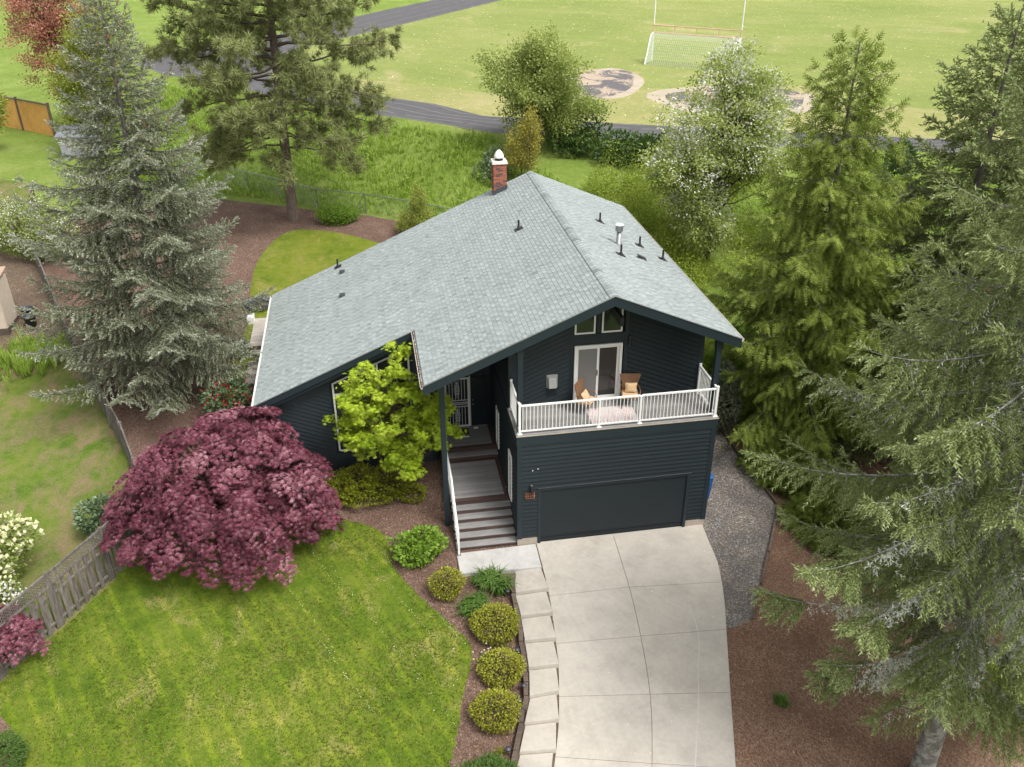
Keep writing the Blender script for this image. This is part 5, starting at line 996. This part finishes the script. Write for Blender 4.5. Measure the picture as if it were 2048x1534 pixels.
for i, (x, y, r, h, lab) in enumerate([(10.4, 2.2, 1.3, 1.5, 'dark leafy undergrowth below the cedar by the gravel edge'), (10.9, -.6, 1.4, 1.4, 'dark undergrowth between the cedar and the lichen spruce'), (9.9, 7.6, 1.3, 1.7, 'leafy undergrowth behind the small conifer beside the house wall'), (12.8, 9.5, 1.7, 2.2, 'tall undergrowth right of the house below the blossom tree')]):
    bl_('undergrowth_shrub', lab, 'shrub', g3(x, y), [(0, 0, h*.5, r, r, h*.55), (.5, .3, h*.6, r*.6, r*.6, h*.5)], 2200, T_CED, .34, LM['cedar'] if i < 2 else LM['green'], BK['brown'], (h*.6, .04), 20, 110+i, shell=.6, tone=.3)
bl_('shrub', 'yellow-green bush glimpsed between the lichen spruce trunks', 'shrub', g3(12.6, -8.6), [(0, 0, 1.2, 1.3, 1.3, 1.2), (.8, .6, 1.8, 1.0, 1.0, 1.0)], 1700, T_CL5, .16, LM['lime'], BK['brown'], (1., .04), 20, 116, shell=.5, tone=.3)
# bank behind the house
def cover(name, label, poly_blobs, n, tmpl, size, mat, seed, cat, flowers=None):
    bl_ab = [(x, y, Hs(x, y)+dz, rx, ry, rz) for x, y, dz, rx, ry, rz in poly_blobs]; rng = np.random.default_rng(seed); p, d, _ = blob_points(rng, bl_ab, n, .8, .2)
    ok = p[:, 2] > H(p[:, 0], p[:, 1])-.05; p, d = p[ok], d[ok]; V, F, tt = stamp(tmpl, p, frames(d+rng.normal(0, .5, p.shape), rng), size*rng.uniform(.7, 1.3, len(p)), .5+.2*d[:, 2]+rng.normal(0, .12, len(p)), rng)
    o = npmesh(name, V, F, mat, None, tt, kind='stuff'); tag(o, label, cat); return o
rb = np.random.default_rng(120)
cover('ivy', 'dark ivy mound along the top of the bank below the track', [(x+rb.normal(0, .3), 33.6-.42*x+rb.normal(0, .4)-.4, .5, 1.1, 1.0, rb.uniform(.7, 1.5)) for x in np.arange(8.6, 17, .75)], 9000, T_LEAF, .2, LM['ivy'], 121, 'ivy')
cover('brambles', 'tangled green brambles covering the bank behind the house', [(rb.uniform(8.6, 17.5), rb.uniform(15.5, 28), .3, rb.uniform(.7, 1.5), rb.uniform(.7, 1.5), rb.uniform(.4, 1.4)) for _ in range(85)]+[(rb.uniform(8.3, 11.5), rb.uniform(6, 17), .3, rb.uniform(.8, 1.4), rb.uniform(.8, 1.4), rb.uniform(.5, 1.3)) for _ in range(34)], 27000, T_CL3, .21, LM['bramble'], 122, 'brambles')
cover('ivy', 'grey-green ivy left of the yellow sapling behind the chimney', [(3.6+rb.normal(0, .5), 29.5+rb.normal(0, .6), .3, .8, .7, .6) for _ in range(6)], 2000, T_LEAF, .16, LM['rhodo'], 123, 'ivy')
cover('wild_shrubs', 'bright green scrub below the track at the right', [(rb.uniform(17, 31), rb.uniform(13, 21), .5, rb.uniform(1, 1.8), rb.uniform(1, 1.8), rb.uniform(.6, 1.5)) for _ in range(34)], 6500, T_CL5, .22, LM['green'], 124, 'shrubs')
bl_('ivy_stump', 'dark ivy-covered stump beside the track at the right', 'shrub', g3(26.0, 22.6), [(0, 0, .9, .7, .7, 1.0)], 900, T_LEAF, .22, LM['ivy'], BK['brown'], (1.2, .1), 8, 125, shell=.85)
# meadow grass behind the house, lawn blades in front
def tufts(name, label, poly, dens, tm, h, mat, seed, tone=(.2, .8), stripe=None):
    rng = np.random.default_rng(seed); P = np.array(poly); lo_, hi_ = P.min(0), P.max(0); n = int((hi_-lo_).prod()*dens); q = rng.uniform(lo_, hi_, (n, 2)); q = q[inpoly(q[:, 0], q[:, 1], poly)]
    n = len(q); z = H(q[:, 0], q[:, 1]); a = rng.uniform(0, 6.28, n); Rm = np.zeros((n, 3, 3)); Rm[:, 0, 0] = np.cos(a); Rm[:, 0, 1] = -np.sin(a); Rm[:, 1, 0] = np.sin(a); Rm[:, 1, 1] = np.cos(a); Rm[:, 2, 2] = 1
    pt = np.sin(q[:, 0]*.9+1.3*np.sin(q[:, 1]*.5))*np.sin(q[:, 1]*.8+np.sin(q[:, 0]*.6)); hk = 1+.35*pt
    if stripe: pt = pt*.6+1.1*np.sin((q[:, 0]*math.cos(stripe[0])+q[:, 1]*math.sin(stripe[0])+.25*np.sin(q[:, 1]*.7))*2*math.pi/stripe[1])*(.5+.5*np.sin(q[:, 0]*.5+1))
    V, F, tt = stamp(tm, np.c_[q, z], Rm, h*hk*rng.uniform(.6, 1.3, n), rng.uniform(*tone, n)+(.17 if stripe else .12)*pt, rng, .12)
    tag(npmesh(name, V, F, mat, None, tt, kind='stuff'), label, 'grass'); NT_[name] = len(F)
tufts('meadow_grass', 'long green grass on the bank behind the house', [(-13.5, 33), (-6.8, 28.9), (-3.9, 27.8), (1.2, 24.3), (7, 21), (9, 24), (4.0, 32.8), (-3, 39), (-10, 46), (-20, 57), (-26, 50), (-22, 38)], 25, make_blades(3, .5, .038, .5), .5, LM['grass'], 131)
tufts('lawn_grass', 'short mown blades of the front lawn', FRONT_LAWN, 250, T_GR, .05, LM['lawnblade'], 132, (.15, .85), stripe=(.47, 1.16))
print('TRI', NT_)
# ------------------------------------------------------------------ fences and edgings
def fence_run(name, label, posts, h, lattice=0, bw_=.14, gap=.02, mat=None, cat='fence', side=1, seed=1, alt=True, rails=(.25, 1.2)):
    """board fence: every post, rail and board is a part"""
    rng = np.random.default_rng(seed); mat = mat or MAT['fence']; T = thing(name, label, cat, (*posts[0], Hs(*posts[0]))); ox, oy, oz = T.location; cache = {}
    for (x, y) in posts: B('post', x-ox-.055, x-ox+.055, y-oy-.055, y-oy+.055, Hs(x, y)-oz-.2, Hs(x, y)-oz+h+.07, mat, T)
    for (x0, y0), (x1, y1) in zip(posts[:-1], posts[1:]):
        L = math.hypot(x1-x0, y1-y0); d = ((x1-x0)/L, (y1-y0)/L); nrm = (d[1]*side, -d[0]*side); z0, z1 = Hs(x0, y0), Hs(x1, y1); hb = h-lattice
        P = lambda s, off, z: (x0+d[0]*s+nrm[0]*off-ox, y0+d[1]*s+nrm[1]*off-oy, z-oz)
        zz = lambda s: z0+(z1-z0)*s/L
        for rz in [r for r in rails if r < hb]+[hb]+([h] if lattice else []): MB().bar(P(.06, 0, zz(0)+rz), P(L-.06, 0, zz(L)+rz), .05, .07).build('rail', mat, T)
        n = int((L-.1)/(bw_+gap)); pitch = (L-.1)/n
        for i in range(n):
            s = .05+i*pitch+gap/2; off = .036 if not alt or i % 2 else -.036; hh = hb-.04-rng.uniform(0, .05); k = round(hh, 1)
            if k not in cache:
                m = MB(); m.hexa([(0, -.009, 0), (bw_, -.009, 0), (bw_, .009, 0), (0, .009, 0)], [(.012, -.009, k), (bw_-.012, -.009, k), (bw_-.012, .009, k), (.012, .009, k)]); o = m.build('board', mat, T); cache[k] = o
            else: o = cache[k].copy(); COL.objects.link(o); o.parent = T
            o.location = P(s, off, zz(s)+.03); o.rotation_euler = (rng.normal(0, .012), rng.normal(0, .012), math.atan2(d[1], d[0]))
        if lattice:
            m = MB(); nl = int(L/.11)
            for i in range(-4, nl):
                for dr in (1, -1):
                    a, b = (i*.11, i*.11+lattice-.06) if dr > 0 else (i*.11+lattice-.06, i*.11); a0, b0 = a, b; za, zb = hb+.035, h-.035
                    sa, sb = max(min(a, L-.06), .06), max(min(b, L-.06), .06)
                    if abs(b-a) < 1e-6 or sa == sb: continue
                    fa, fb = (sa-a)/(b-a), (sb-a)/(b-a); m.bar(P(sa, .012*dr, zz(sa)+za+(zb-za)*fa), P(sb, .012*dr, zz(sb)+za+(zb-za)*fb), .025, .008, (nrm[0], nrm[1], 0))
            m.build('lattice', mat, T, kind='stuff')
    return T
fp = [(-14.18-1.11*k, -1.34-1.79*k) for k in (2, 1, 0)]+[(-13.07, .45), (-11.96, 2.2)]
fence_run('wooden_fence', 'weathered grey board fence with lattice top along the front lawn', fp, 1.95, .42, seed=5)
bp = [tuple(q) for q in resample([(-12.05, 2.35), (-13.75, 6.7), (-17.2, 14.), (-21.8, 25.), (-23.4, 32)], 15)]
fence_run('wooden_fence', 'low weathered fence running back along the spruce bed', bp, 1.35, 0, seed=6, side=-1)
# distant cedar fence (boards too fine to pick apart)
cfz = thing('cedar_fence', 'new orange cedar fence panels at the far left', 'fence', g3(-33.4, 55.8)); pA = [(-39, 60.6), (-36.2, 58.2), (-33.4, 55.8), (-30.3, 53.2), (-27.2, 50.4)]; o0 = cfz.location
for (x0, y0), (x1, y1) in zip(pA[:-1], pA[1:]):
    L = math.hypot(x1-x0, y1-y0); d = ((x1-x0)/L, (y1-y0)/L); m = MB(); n = int(L/.2); a = math.atan2(d[1], d[0])
    for i in range(n):
        s = i*L/n; x, y = x0+d[0]*(s+.02)-o0.x, y0+d[1]*(s+.02)-o0.y; x2, y2 = x0+d[0]*(s+L/n-.02)-o0.x, y0+d[1]*(s+L/n-.02)-o0.y; z = Hs(x0+d[0]*s, y0+d[1]*s)-o0.z; h = 2.35; nx_, ny_ = d[1]*.02, -d[0]*.02
        m.hexa([(x, y, z), (x2, y2, z), (x2-nx_, y2-ny_, z), (x-nx_, y-ny_, z)], [(x, y, z+h), (x2, y2, z+h), (x2-nx_, y2-ny_, z+h), (x-nx_, y-ny_, z+h)])
    m.build('board_panel', MAT['cedarfence'], cfz, kind='stuff')
    MB().bar((x0-o0.x, y0-o0.y, Hs(x0, y0)-o0.z+2.4), (x1-o0.x, y1-o0.y, Hs(x1, y1)-o0.z+2.4), .14, .08).build('cap_rail', MAT['fence'], cfz)
    B('post', x1-o0.x-.08, x1-o0.x+.08, y1-o0.y-.08, y1-o0.y+.08, Hs(x1, y1)-o0.z-.1, Hs(x1, y1)-o0.z+2.55, MAT['timber'], cfz)
def edging(name, label, pts, h, w, lift, mat, seed, maxl=1.2):
    rng = np.random.default_rng(seed); T = thing(name, label, 'edging', g3(*pts[0])); ox, oy, oz = T.location
    for (x0, y0), (x1, y1) in zip(pts[:-1], pts[1:]):
        L = math.hypot(x1-x0, y1-y0); n = max(1, round(L/maxl))
        for i in range(n):
            a, b = (i+.02)/n, (i+.97)/n; p = [(x0+(x1-x0)*q-ox+rng.normal(0, .015), y0+(y1-y0)*q-oy+rng.normal(0, .015), Hs(x0+(x1-x0)*q, y0+(y1-y0)*q)-oz+lift+rng.normal(0, .012)-h/2) for q in (a, b)]
            MB().bar(p[0], p[1], w, h).build('timber', mat, T)
edging('timber_edging', 'short timbers holding the shrub bed above the concrete steps', [(-.42, -1.45), (-.55, -2.3), (-.56, -3.2), (-.62, -4.2), (-.70, -5.15), (-.85, -6.1), (-1.13, -6.95), (-1.43, -7.8), (-1.8, -8.7)], .3, .13, .26, MAT['timber'], 201, .55)
edging('retaining_boards', 'mossy timber boards edging the gravel path below the trees', [(8.72, 12), (8.97, 4.52), (9.22, 2.74), (9.53, .56), (9.04, -.40), (6.58, -4.33)], .42, .07, .14, MAT['timber'], 202, 1.6)
# chain-link fence at the foot of the bank
clf = thing('chain_link_fence', 'thin chain-link fence crossing the foot of the grass bank', 'fence', g3(-13.4, 35.2)); o0 = clf.location
cp = [tuple(q) for q in resample([(-13.4, 35.2), (-6.85, 28.8), (-3.95, 27.6), (1.2, 24.1), (8.6, 19.6)], 10)]
for x, y in cp: MB().tube([(x-o0.x, y-o0.y, Hs(x, y)-o0.z-.1), (x-o0.x, y-o0.y, Hs(x, y)-o0.z+1.25)], .03, 6).build('post', MAT['metal'], clf)
wire = MB()
for (x0, y0), (x1, y1) in zip(cp[:-1], cp[1:]):
    z0, z1 = Hs(x0, y0)-o0.z, Hs(x1, y1)-o0.z; MB().tube([(x0-o0.x, y0-o0.y, z0+1.22), (x1-o0.x, y1-o0.y, z1+1.22)], .024, 6).build('top_rail', MAT['metal'], clf)
    L = math.hypot(x1-x0, y1-y0); n = int(L/.16)
    for i in range(n):
        for dr in (0, 1):
            a, b = i/n, min(1, (i+7)/n)
            if dr: wire.bar((x0+(x1-x0)*a-o0.x, y0+(y1-y0)*a-o0.y, z0+(z1-z0)*a+.05), (x0+(x1-x0)*b-o0.x, y0+(y1-y0)*b-o0.y, z0+(z1-z0)*b+1.2), .005, .005)
            else: wire.bar((x0+(x1-x0)*a-o0.x, y0+(y1-y0)*a-o0.y, z0+(z1-z0)*a+1.2), (x0+(x1-x0)*b-o0.x, y0+(y1-y0)*b-o0.y, z0+(z1-z0)*b+.05), .005, .005)
wire.build('wire_mesh', MAT['metal'], clf, kind='stuff')
# ------------------------------------------------------------------ goal on the field
gl = thing('goal', 'white soccer goal with net and rusty football uprights on the field', 'goal', (25.5, 55.5, 6.0))
A_, B_ = np.array([22.5-25.5, 58.1-55.5]), np.array([28.6-25.5, 52.9-55.5]); bk = np.array([-1.95, -3.0]); bk = bk/np.linalg.norm(bk); GH = 2.45
rust = plain('rusty_white', (.52, .36, .24), .7, .35, 8); gp = lambda q, z, off=0: (q[0]+bk[0]*off, q[1]+bk[1]*off, z)
for q in (A_, B_): MB().tube([gp(q, 0), gp(q, GH)], .07, 8).build('goal_post', wm, gl); MB().tube([gp(q, GH), gp(q, GH+.7)], .055, 8).build('upright', rust, gl); MB().tube([gp(q, GH+.7), gp(q, GH+6.2)], .05, 8).build('upright', wm, gl); MB().tube([gp(q, GH), gp(q, GH-.12, .75), gp(q, GH-.35, .95), gp(q, .02, 2.3)], .05, 8).build('back_stay', wm, gl)
MB().tube([gp(A_, GH), gp(B_, GH)], .07, 8).build('crossbar', rust, gl); MB().tube([gp(A_, GH+.62), gp(B_, GH+.62)], .05, 8).build('crossbar', rust, gl)
for k in (.25, .5, .75): q = A_+(B_-A_)*k; MB().tube([gp(q, GH), gp(q, GH+.62)], .035, 6).build('strut', rust, gl)
net = MB(); prf = [(0, GH), (.4, GH-.1), (.9, GH-.35), (1.6, 1.25), (2.3, .03)]
def npf(s): L_ = np.linspace(0, 1, 5); return np.interp(s, L_, [a for a, b in prf]), np.interp(s, L_, [b for a, b in prf])
for k in np.linspace(0, 1, 46):
    q = A_+(B_-A_)*k
    for s in range(6): a, b = npf(s/6), npf((s+1)/6); net.bar(gp(q, a[1], a[0]), gp(q, b[1], b[0]), .012, .012)
for s in np.linspace(.04, 1, 20):
    o_, z = npf(s)
    for k in range(6): net.bar(gp(A_+(B_-A_)*k/6, z, o_), gp(A_+(B_-A_)*(k+1)/6, z, o_), .012, .012)
for q in (A_, B_):
    for z in np.arange(.15, 2.3, .2): net.bar(gp(q, z), gp(q, z, 2.25*(1-z/GH)+.55*(z/GH)), .018, .018)
    for o_ in np.arange(.2, 2.2, .2): net.bar(gp(q, 0, o_), gp(q, min(GH-.1, GH*(2.3-o_)/1.5), o_), .018, .018)
net.build('net', plain('net_cord', (.55, .62, .52), .9), gl, kind='stuff')
# ------------------------------------------------------------------ balcony furniture
wick = plain('wicker', (.20, .105, .055), .8, .4, 60, 0, .6, 90); tan = plain('tan_cushion', (.56, .38, .22), .95, .12, 10, 0, .3, 60)
def wicker_chair(label, x, y, rz):
    T = thing('wicker_chair', label, 'chair', (x, y, HD+.001), rz, 'wicker chairs on the balcony')
    for sx_, sy_ in ((-.25, -.24), (.25, -.24), (-.23, .24), (.23, .24)): MB().tube([(sx_*1.08, sy_*1.08, 0), (sx_, sy_, .40)], .013, 6).build('leg', MAT['black'], T)
    m = MB()
    for i in range(12): a = -.27+.54*i/12; m.box(-.28, .28, a, a+.04, .39+.006*(i % 2), .425+.006*(i % 2))
    m.build('seat', wick, T); MB().box(-.25, .25, -.25, .22, .432, .49).build('seat_cushion', tan, T)
    m = MB(); prev = None; rows = 15
    hw = lambda t_: .20+.09*t_+.05*max(0, t_-.7)/.3
    for i in range(rows):
        t0, t1 = i/rows, (i+.86)/rows
        for k in range(8):
            u0, u1 = -1+2*k/8, -1+2*(k+1)/8
            def pt(u, t_): top = .06*abs(u)**2*(t_ > .8)*(t_-.8)/.2; return (u*hw(t_), .23+.12*t_-.10*u*u*(.4+t_*.6), .43+.56*t_+top)
            p = [pt(u0, t0), pt(u1, t0), pt(u1, t1), pt(u0, t1)]; m.hexa(p, [(a, b+.018, c) for a, b, c in p])
    m.build('backrest', wick, T)
    fr = [pt(-1, t_) for t_ in np.linspace(0, 1, 7)]+[pt(u, 1.0) for u in np.linspace(-.8, .8, 7)]+[pt(1, t_) for t_ in np.linspace(1, 0, 7)]
    MB().tube(fr, .018, 6).build('back_frame', wick, T)
    for s_ in (-1, 1): MB().tube([(s_*.26, .25, .66), (s_*.31, .1, .66), (s_*.33, -.15, .63), (s_*.30, -.25, .55), (s_*.25, -.25, .40)], .014, 6).build('arm', wick, T)
    return T
wicker_chair('wicker chair in front of the open side of the glass door', 2.42, 1.02, math.radians(52)); wicker_chair('wicker chair against the siding right of the glass door', 3.95, 1.18, math.radians(-12))
def pillow(label, x, y, z, rz, tilt):
    m = MB(); n = 8
    V = []
    for sgn in (-1, 1):
        for j in range(n+1):
            for i in range(n+1):
                u, v = -1+2*i/n, -1+2*j/n; k = 1-.10*(1-abs(u*v)); hgt = .075*((1-u**4)*(1-v**4))**.6; V.append((u*.20*k, sgn*hgt, v*.17*k))
    F = []; q = (n+1)**2
    for s_ in (0, 1):
        for j in range(n):
            for i in range(n): a = s_*q+j*(n+1)+i; F.append((a, a+1, a+n+2, a+n+1) if s_ == 0 else (a, a+n+1, a+n+2, a+1))
    o = m.add(V, F).build('pillow', tan, None, True); o.location = (x, y, z); o.rotation_euler = (tilt, 0, rz); tag(o, label, 'pillow', 'tan pillows on the wicker chairs')
pillow('tan pillow on the wicker chair by the glass door', 2.40, .99, HD+.62, math.radians(52), -.55); pillow('tan pillow on the wicker chair right of the glass door', 3.98, 1.20, HD+.66, math.radians(-12), -.3)
t = NT('faded_rug'); n1 = t.noise(5, 5, .7); n2 = t.voro(7, 'Distance'); c = t.ramp(t.math('ADD', t.math('MULTIPLY', n1, .6), t.math('MULTIPLY', n2, .5)), [(.3, (.50, .30, .30)), (.5, (.60, .46, .44)), (.65, (.55, .52, .52)), (.8, (.38, .30, .36))])
c = t.mix(t.ramp(t.noise(60, 3), [(.3, .0), (.7, .35)]), c, (.62, .58, .55)); t.pbr(c, .95, 0, t.bump(t.noise(120, 2), .4, .01)); rugm = t.m
m = MB(); m.hexa([(2.45, .22, HD+.0005), (4.0, .24, HD+.0005), (4.02, 1.22, HD+.0005), (2.47, 1.18, HD+.0005)], [(2.45, .22, HD+.012), (4.0, .24, HD+.012), (4.02, 1.22, HD+.012), (2.47, 1.18, HD+.012)]); tag(m.build('rug', rugm), 'faded pink patterned rug between the balcony chairs', 'rug')
tag(B('doormat', -1.72, -.95, 5.22, 5.68, L2+.001, L2+.018, plain('doormat', (.085, .045, .04), .95, .3, 50)), 'dark red-brown doormat before the white security door', 'doormat')
tag(MB().box(-1.38, -.98, 5.05, 5.09, L2+.001, L2+.02).build('newspaper', MAT['white']), 'thin white strip lying in front of the doormat', 'paper')
MB_ = MB(); MB_.hexa([(-.74, 5.60, L2+.001), (-.56, 5.60, L2+.001), (-.56, 5.70, L2+.001), (-.74, 5.70, L2+.001)], [(-.73, 5.61, L2+.03), (-.58, 5.61, L2+.04), (-.59, 5.69, L2+.04), (-.72, 5.69, L2+.03)]); tag(MB_.build('folded_paper', MAT['white']), 'small white packet on the landing by the front door', 'packet')
m = thing('lantern', 'small black lantern standing at the wall side of the stair landing', 'lantern', (-.12, 1.62, L1))
MB().lathe([(.05, 0), (.05, .02), (.015, .03), (.015, .2), (.05, .22), (.06, .34), (.02, .38)], (0, 0, 0), 10).build('lantern_body', MAT['black'], m, True)
# ------------------------------------------------------------------ small garden objects
for i, (x, y, lab) in enumerate([(-.72, -2.2, 'dark path light beside the larger daylily clump'), (-.82, -4.5, 'dark path light below the largest clipped shrub'), (-.84, -5.75, 'dark path light below the middle clipped shrub'), (-1.05, -6.2, 'dark path light at the edge of the lowest clipped shrub'), (-1.62, -7.75, 'dark path light nearest the juniper')]):
    P = thing('path_light', lab, 'light', g3(x, y), 0, 'path lights along the steps'); MB().tube([(0, 0, -.05), (0, 0, .26)], .014, 6).build('stake', MAT['black'], P)
    MB().lathe([(.035, .18), (.035, .24), (.085, .25), (.08, .28), (.02, .31)], (0, 0, 0), 12).build('lamp_head', MAT['lead'], P, True)
bn = thing('recycling_bin', 'blue recycling bin half hidden behind the garage corner', 'bin', g3(6.95, 1.35)); blue = plain('blue_plastic', (.02, .10, .30), .4)
MB().hexa([(-.2, -.25, .05), (.2, -.25, .05), (.2, .25, .05), (-.2, .25, .05)], [(-.26, -.31, .98), (.26, -.31, .98), (.26, .31, .98), (-.26, .31, .98)]).build('bin_body', blue, bn)
MB().hexa([(-.28, -.33, .981), (.28, -.33, .981), (.28, .33, .981), (-.28, .33, .981)], [(-.25, -.28, 1.06), (.25, -.28, 1.06), (.25, .30, 1.10), (-.25, .30, 1.10)]).build('lid', blue, bn)
for s_ in (-1, 1): w_ = MB().lathe([(.1, -.03), (.1, .03)], (0, 0, 0), 14).build('wheel', MAT['black'], bn); w_.location = (s_*.24, .26, .1); w_.rotation_euler = (0, math.pi/2, 0)
pl_ = plain('black_pot', (.03, .032, .036), .5); so_ = plain('pot_water', (.10, .11, .10), .3)
for x, y, lab in ((-20.15, 18.0, 'rear black plastic pot on the dirt by the shed'), (-19.85, 17.25, 'front black plastic pot on the dirt by the shed')):
    P = thing('plant_pot', lab, 'pot', g3(x, y), 0, 'black pots beside the shed'); MB().lathe([(.20, 0), (.27, .48), (.30, .5), (.30, .54), (.265, .54), (.25, .42)], (0, 0, 0), 18).build('pot', pl_, P, True); MB().lathe([(.25, .43), (.25, .44)], (0, 0, 0), 18).build('contents', so_, P)
    MB().tube([(math.cos(a)*.29, math.sin(a)*.29, .545) for a in np.linspace(0, 6.2832, 20)], .014, 5).build('rim', MAT['metal'], P)
sh = thing('garden_shed', 'beige board shed with tan roof cut by the left edge', 'shed', g3(-21.65, 17.3)); beige = plain('beige_siding', (.50, .42, .34), .8, .15, 4)
for i in range(7): B('siding_board', -1.4+i*.34, -1.4+i*.34+.325, -.7, -.66, .25, 2.35, beige, sh)
for i in range(4): B('siding_board', .96, 1.0, -.66+i*.36, -.66+i*.36+.345, .25, 2.35, beige, sh)
B('base', -1.42, 1.02, -.72, .82, -.15, .24, MAT['timber'], sh); B('core', -1.4, .955, -.655, .78, .24, 2.34, beige, sh)
MB().hexa([(-1.5, -.8, 2.36), (1.06, -.8, 2.36), (1.06, .85, 2.6), (-1.5, .85, 2.6)], [(-1.5, -.8, 2.42), (1.06, -.8, 2.42), (1.06, .85, 2.66), (-1.5, .85, 2.66)]).build('roof', plain('tan_roof', (.36, .26, .19), .8), sh)
# timber deck steps along the low side of the house
sdk = thing('side_deck', 'pale timber deck and steps along the low side of the house', 'deck', (-9.0, 13.5, Hs(-9, 13.5)))
o0 = sdk.location
def dk(x0, x1, y0, y1, z, n):
    B('deck_frame', x0-o0.x, x1-o0.x, y0-o0.y+.01, y1-o0.y-.01, z-o0.z-.35, z-o0.z-.03, MAT['timber'], sdk); w_ = (y1-y0)/n
    for i in range(n): B('deck_board', x0-o0.x-.02, x1-o0.x, y0-o0.y+i*w_+.005, y0-o0.y+(i+1)*w_-.005, z-o0.z-.029, z-o0.z, MAT['deckwood'], sdk)
dk(-9.72, -8.1, 13.4, 16.4, 1.80, 20); dk(-9.68, -8.1, 12.95, 13.38, 1.62, 3); dk(-9.68, -8.1, 10.4, 12.5, 1.52, 14)
tag(B('planter_box', -10.05, -9.74, 16.0, 16.5, Hs(-9.9, 16.2)-.05, 2.02, MAT['white']), 'white box at the far corner of the side deck', 'planter')
# grey neighbour shed roof glimpsed behind the frosted spruce
ns = thing('grey_shed', 'low grey-roofed shed glimpsed behind the frosted spruce', 'shed', g3(-23.6, 44.0)); B('wall', -1.2, 1.2, -.8, .8, -.1, 1.5, plain('grey_wall', (.25, .26, .29), .8), ns); MB().hexa([(-1.4, -1, 1.5), (1.4, -1, 1.5), (1.4, 1, 1.9), (-1.4, 1, 1.9)], [(-1.4, -1, 1.58), (1.4, -1, 1.58), (1.4, 1, 1.98), (-1.4, 1, 1.98)]).build('roof', plain('grey_roof', (.16, .17, .20), .8), ns)
# fallen bits on the driveway and lawn: petals, leaves and gravel scraps
rng = np.random.default_rng(301); n = 260; q = np.c_[rng.uniform(-4.5, 6.2, n), rng.uniform(-9.5, 1.2, n)]; z = H(q[:, 0], q[:, 1])+.045
V, F, tt = stamp(T_LEAF, np.c_[q, z], frames(np.c_[rng.normal(0, 1, (n, 2)), np.zeros(n)], rng, np.array([0, 0, 1.])), rng.uniform(.02, .05, n), rng.uniform(0, 1, n), rng)
tag(npmesh('fallen_petals', V, F, LM['blossom'], None, tt, kind='stuff'), 'scattered pale petals on the driveway and mulch', 'petals')

def ribbon(name, pts, w_, mat, parent, lift, seed=1, jit=0.):
    rng = np.random.default_rng(seed); P = np.array(catmull(pts, 8)); P = P+rng.normal(0, jit, P.shape) if jit else P
    d = np.gradient(P, axis=0); d /= np.linalg.norm(d, axis=1)[:, None]; nr_ = np.c_[-d[:, 1], d[:, 0]]*w_/2*rng.uniform(.5, 1.2, (len(P), 1)); n = len(P)
    z = H(P[:, 0], P[:, 1])+lift; V = np.r_[np.c_[P+nr_, z], np.c_[P-nr_, z]]; return npmesh(name, V, [(i, n+i, n+i+1, i+1) for i in range(n-1)], mat, parent)
scuff = plain('pale_scuff', (.46, .43, .385), .9, .2, 8); crack = plain('hairline_crack', (.14, .125, .105), .95, .3, 9); damp = plain('tyre_smudge', (.315, .292, .255), .8, .15, 5)
ribbon('tyre_scuff', [(4.85, -3.45), (4.75, -4.6), (4.3, -5.85), (3.9, -7.0), (3.45, -8.1), (3.05, -9.1)], .035, scuff, drive, .0335)
# mower clippings in rows and daisies on the turf
rng = np.random.default_rng(305); fl = []
for off in np.arange(-9.2, -3.0, .58):
    st_ = rng.uniform(-3, 1.2)
    for t_ in np.arange(0, rng.uniform(2, 6), .045):
        if rng.uniform() < .5: fl.append((off+1.2+.455*t_+rng.normal(0, .02)+.5*(0-st_)*.5, st_-.89*t_+rng.normal(0, .03)))
fl = np.array(fl); fl = fl[inpoly(fl[:, 0], fl[:, 1], FRONT_LAWN)]; n = len(fl)
V, F, tt = stamp(T_LEAF, np.c_[fl, H(fl[:, 0], fl[:, 1])+.045], frames(np.c_[rng.normal(0, 1, (n, 2)), np.zeros(n)], rng, np.array([0, 0, 1.])), rng.uniform(.02, .05, n), rng.uniform(0, .6, n), rng); tag(npmesh('grass_clippings', V, F, LM['cream'], None, tt, kind='stuff'), 'thin rows of pale mower clippings on the front lawn', 'clippings')
n = 5200; fl = np.c_[rng.uniform(-5, 75, n), rng.uniform(36, 120, n)]; fl = fl[inpoly(fl[:, 0], fl[:, 1], INNER+[(300, 160), (300, -30)])]; n = len(fl)
V, F, tt = stamp(T_LEAF, np.c_[fl, np.full(n, 6.05)], frames(np.c_[rng.normal(0, 1, (n, 2)), np.zeros(n)], rng, np.array([0, 0, 1.])), rng.uniform(.08, .2, n), rng.uniform(0, 1, n), rng); tag(npmesh('daisies', V, F, LM['cream'], None, tt, kind='stuff'), 'pale daisies speckled over the school field', 'flowers')

# loose bark chips and needles on the beds
rng = np.random.default_rng(311); n = 9000; fl = np.c_[rng.uniform(-6, 9.5, n), rng.uniform(-10, 4.3, n)]
hit = (inpoly(fl[:, 0], fl[:, 1], FRONT_MULCH) | inpoly(fl[:, 0], fl[:, 1], RIGHT_MULCH) | (inpoly(fl[:, 0], fl[:, 1], GRAVEL) & (rng.uniform(0, 1, n) < .25))) & ~inpoly(fl[:, 0], fl[:, 1], FRONT_LAWN) & ~inpoly(fl[:, 0], fl[:, 1], DRIVE) & ~((fl[:, 0] > -2.4) & (fl[:, 0] < 6.6) & (fl[:, 1] > -1.3)); fl = fl[hit]; n = len(fl)
V, F, tt = stamp(T_LEAF, np.c_[fl, H(fl[:, 0], fl[:, 1])+.02], frames(np.c_[rng.normal(0, 1, (n, 2)), rng.normal(0, .2, n)], rng, np.array([0, 0, 1.])), rng.uniform(.03, .085, n), rng.uniform(0, 1, n), rng, .2)
tag(npmesh('bark_chips', V, F, LM['cone'], None, tt, kind='stuff'), 'loose bark chips strewn over the mulch beds', 'bark chips')
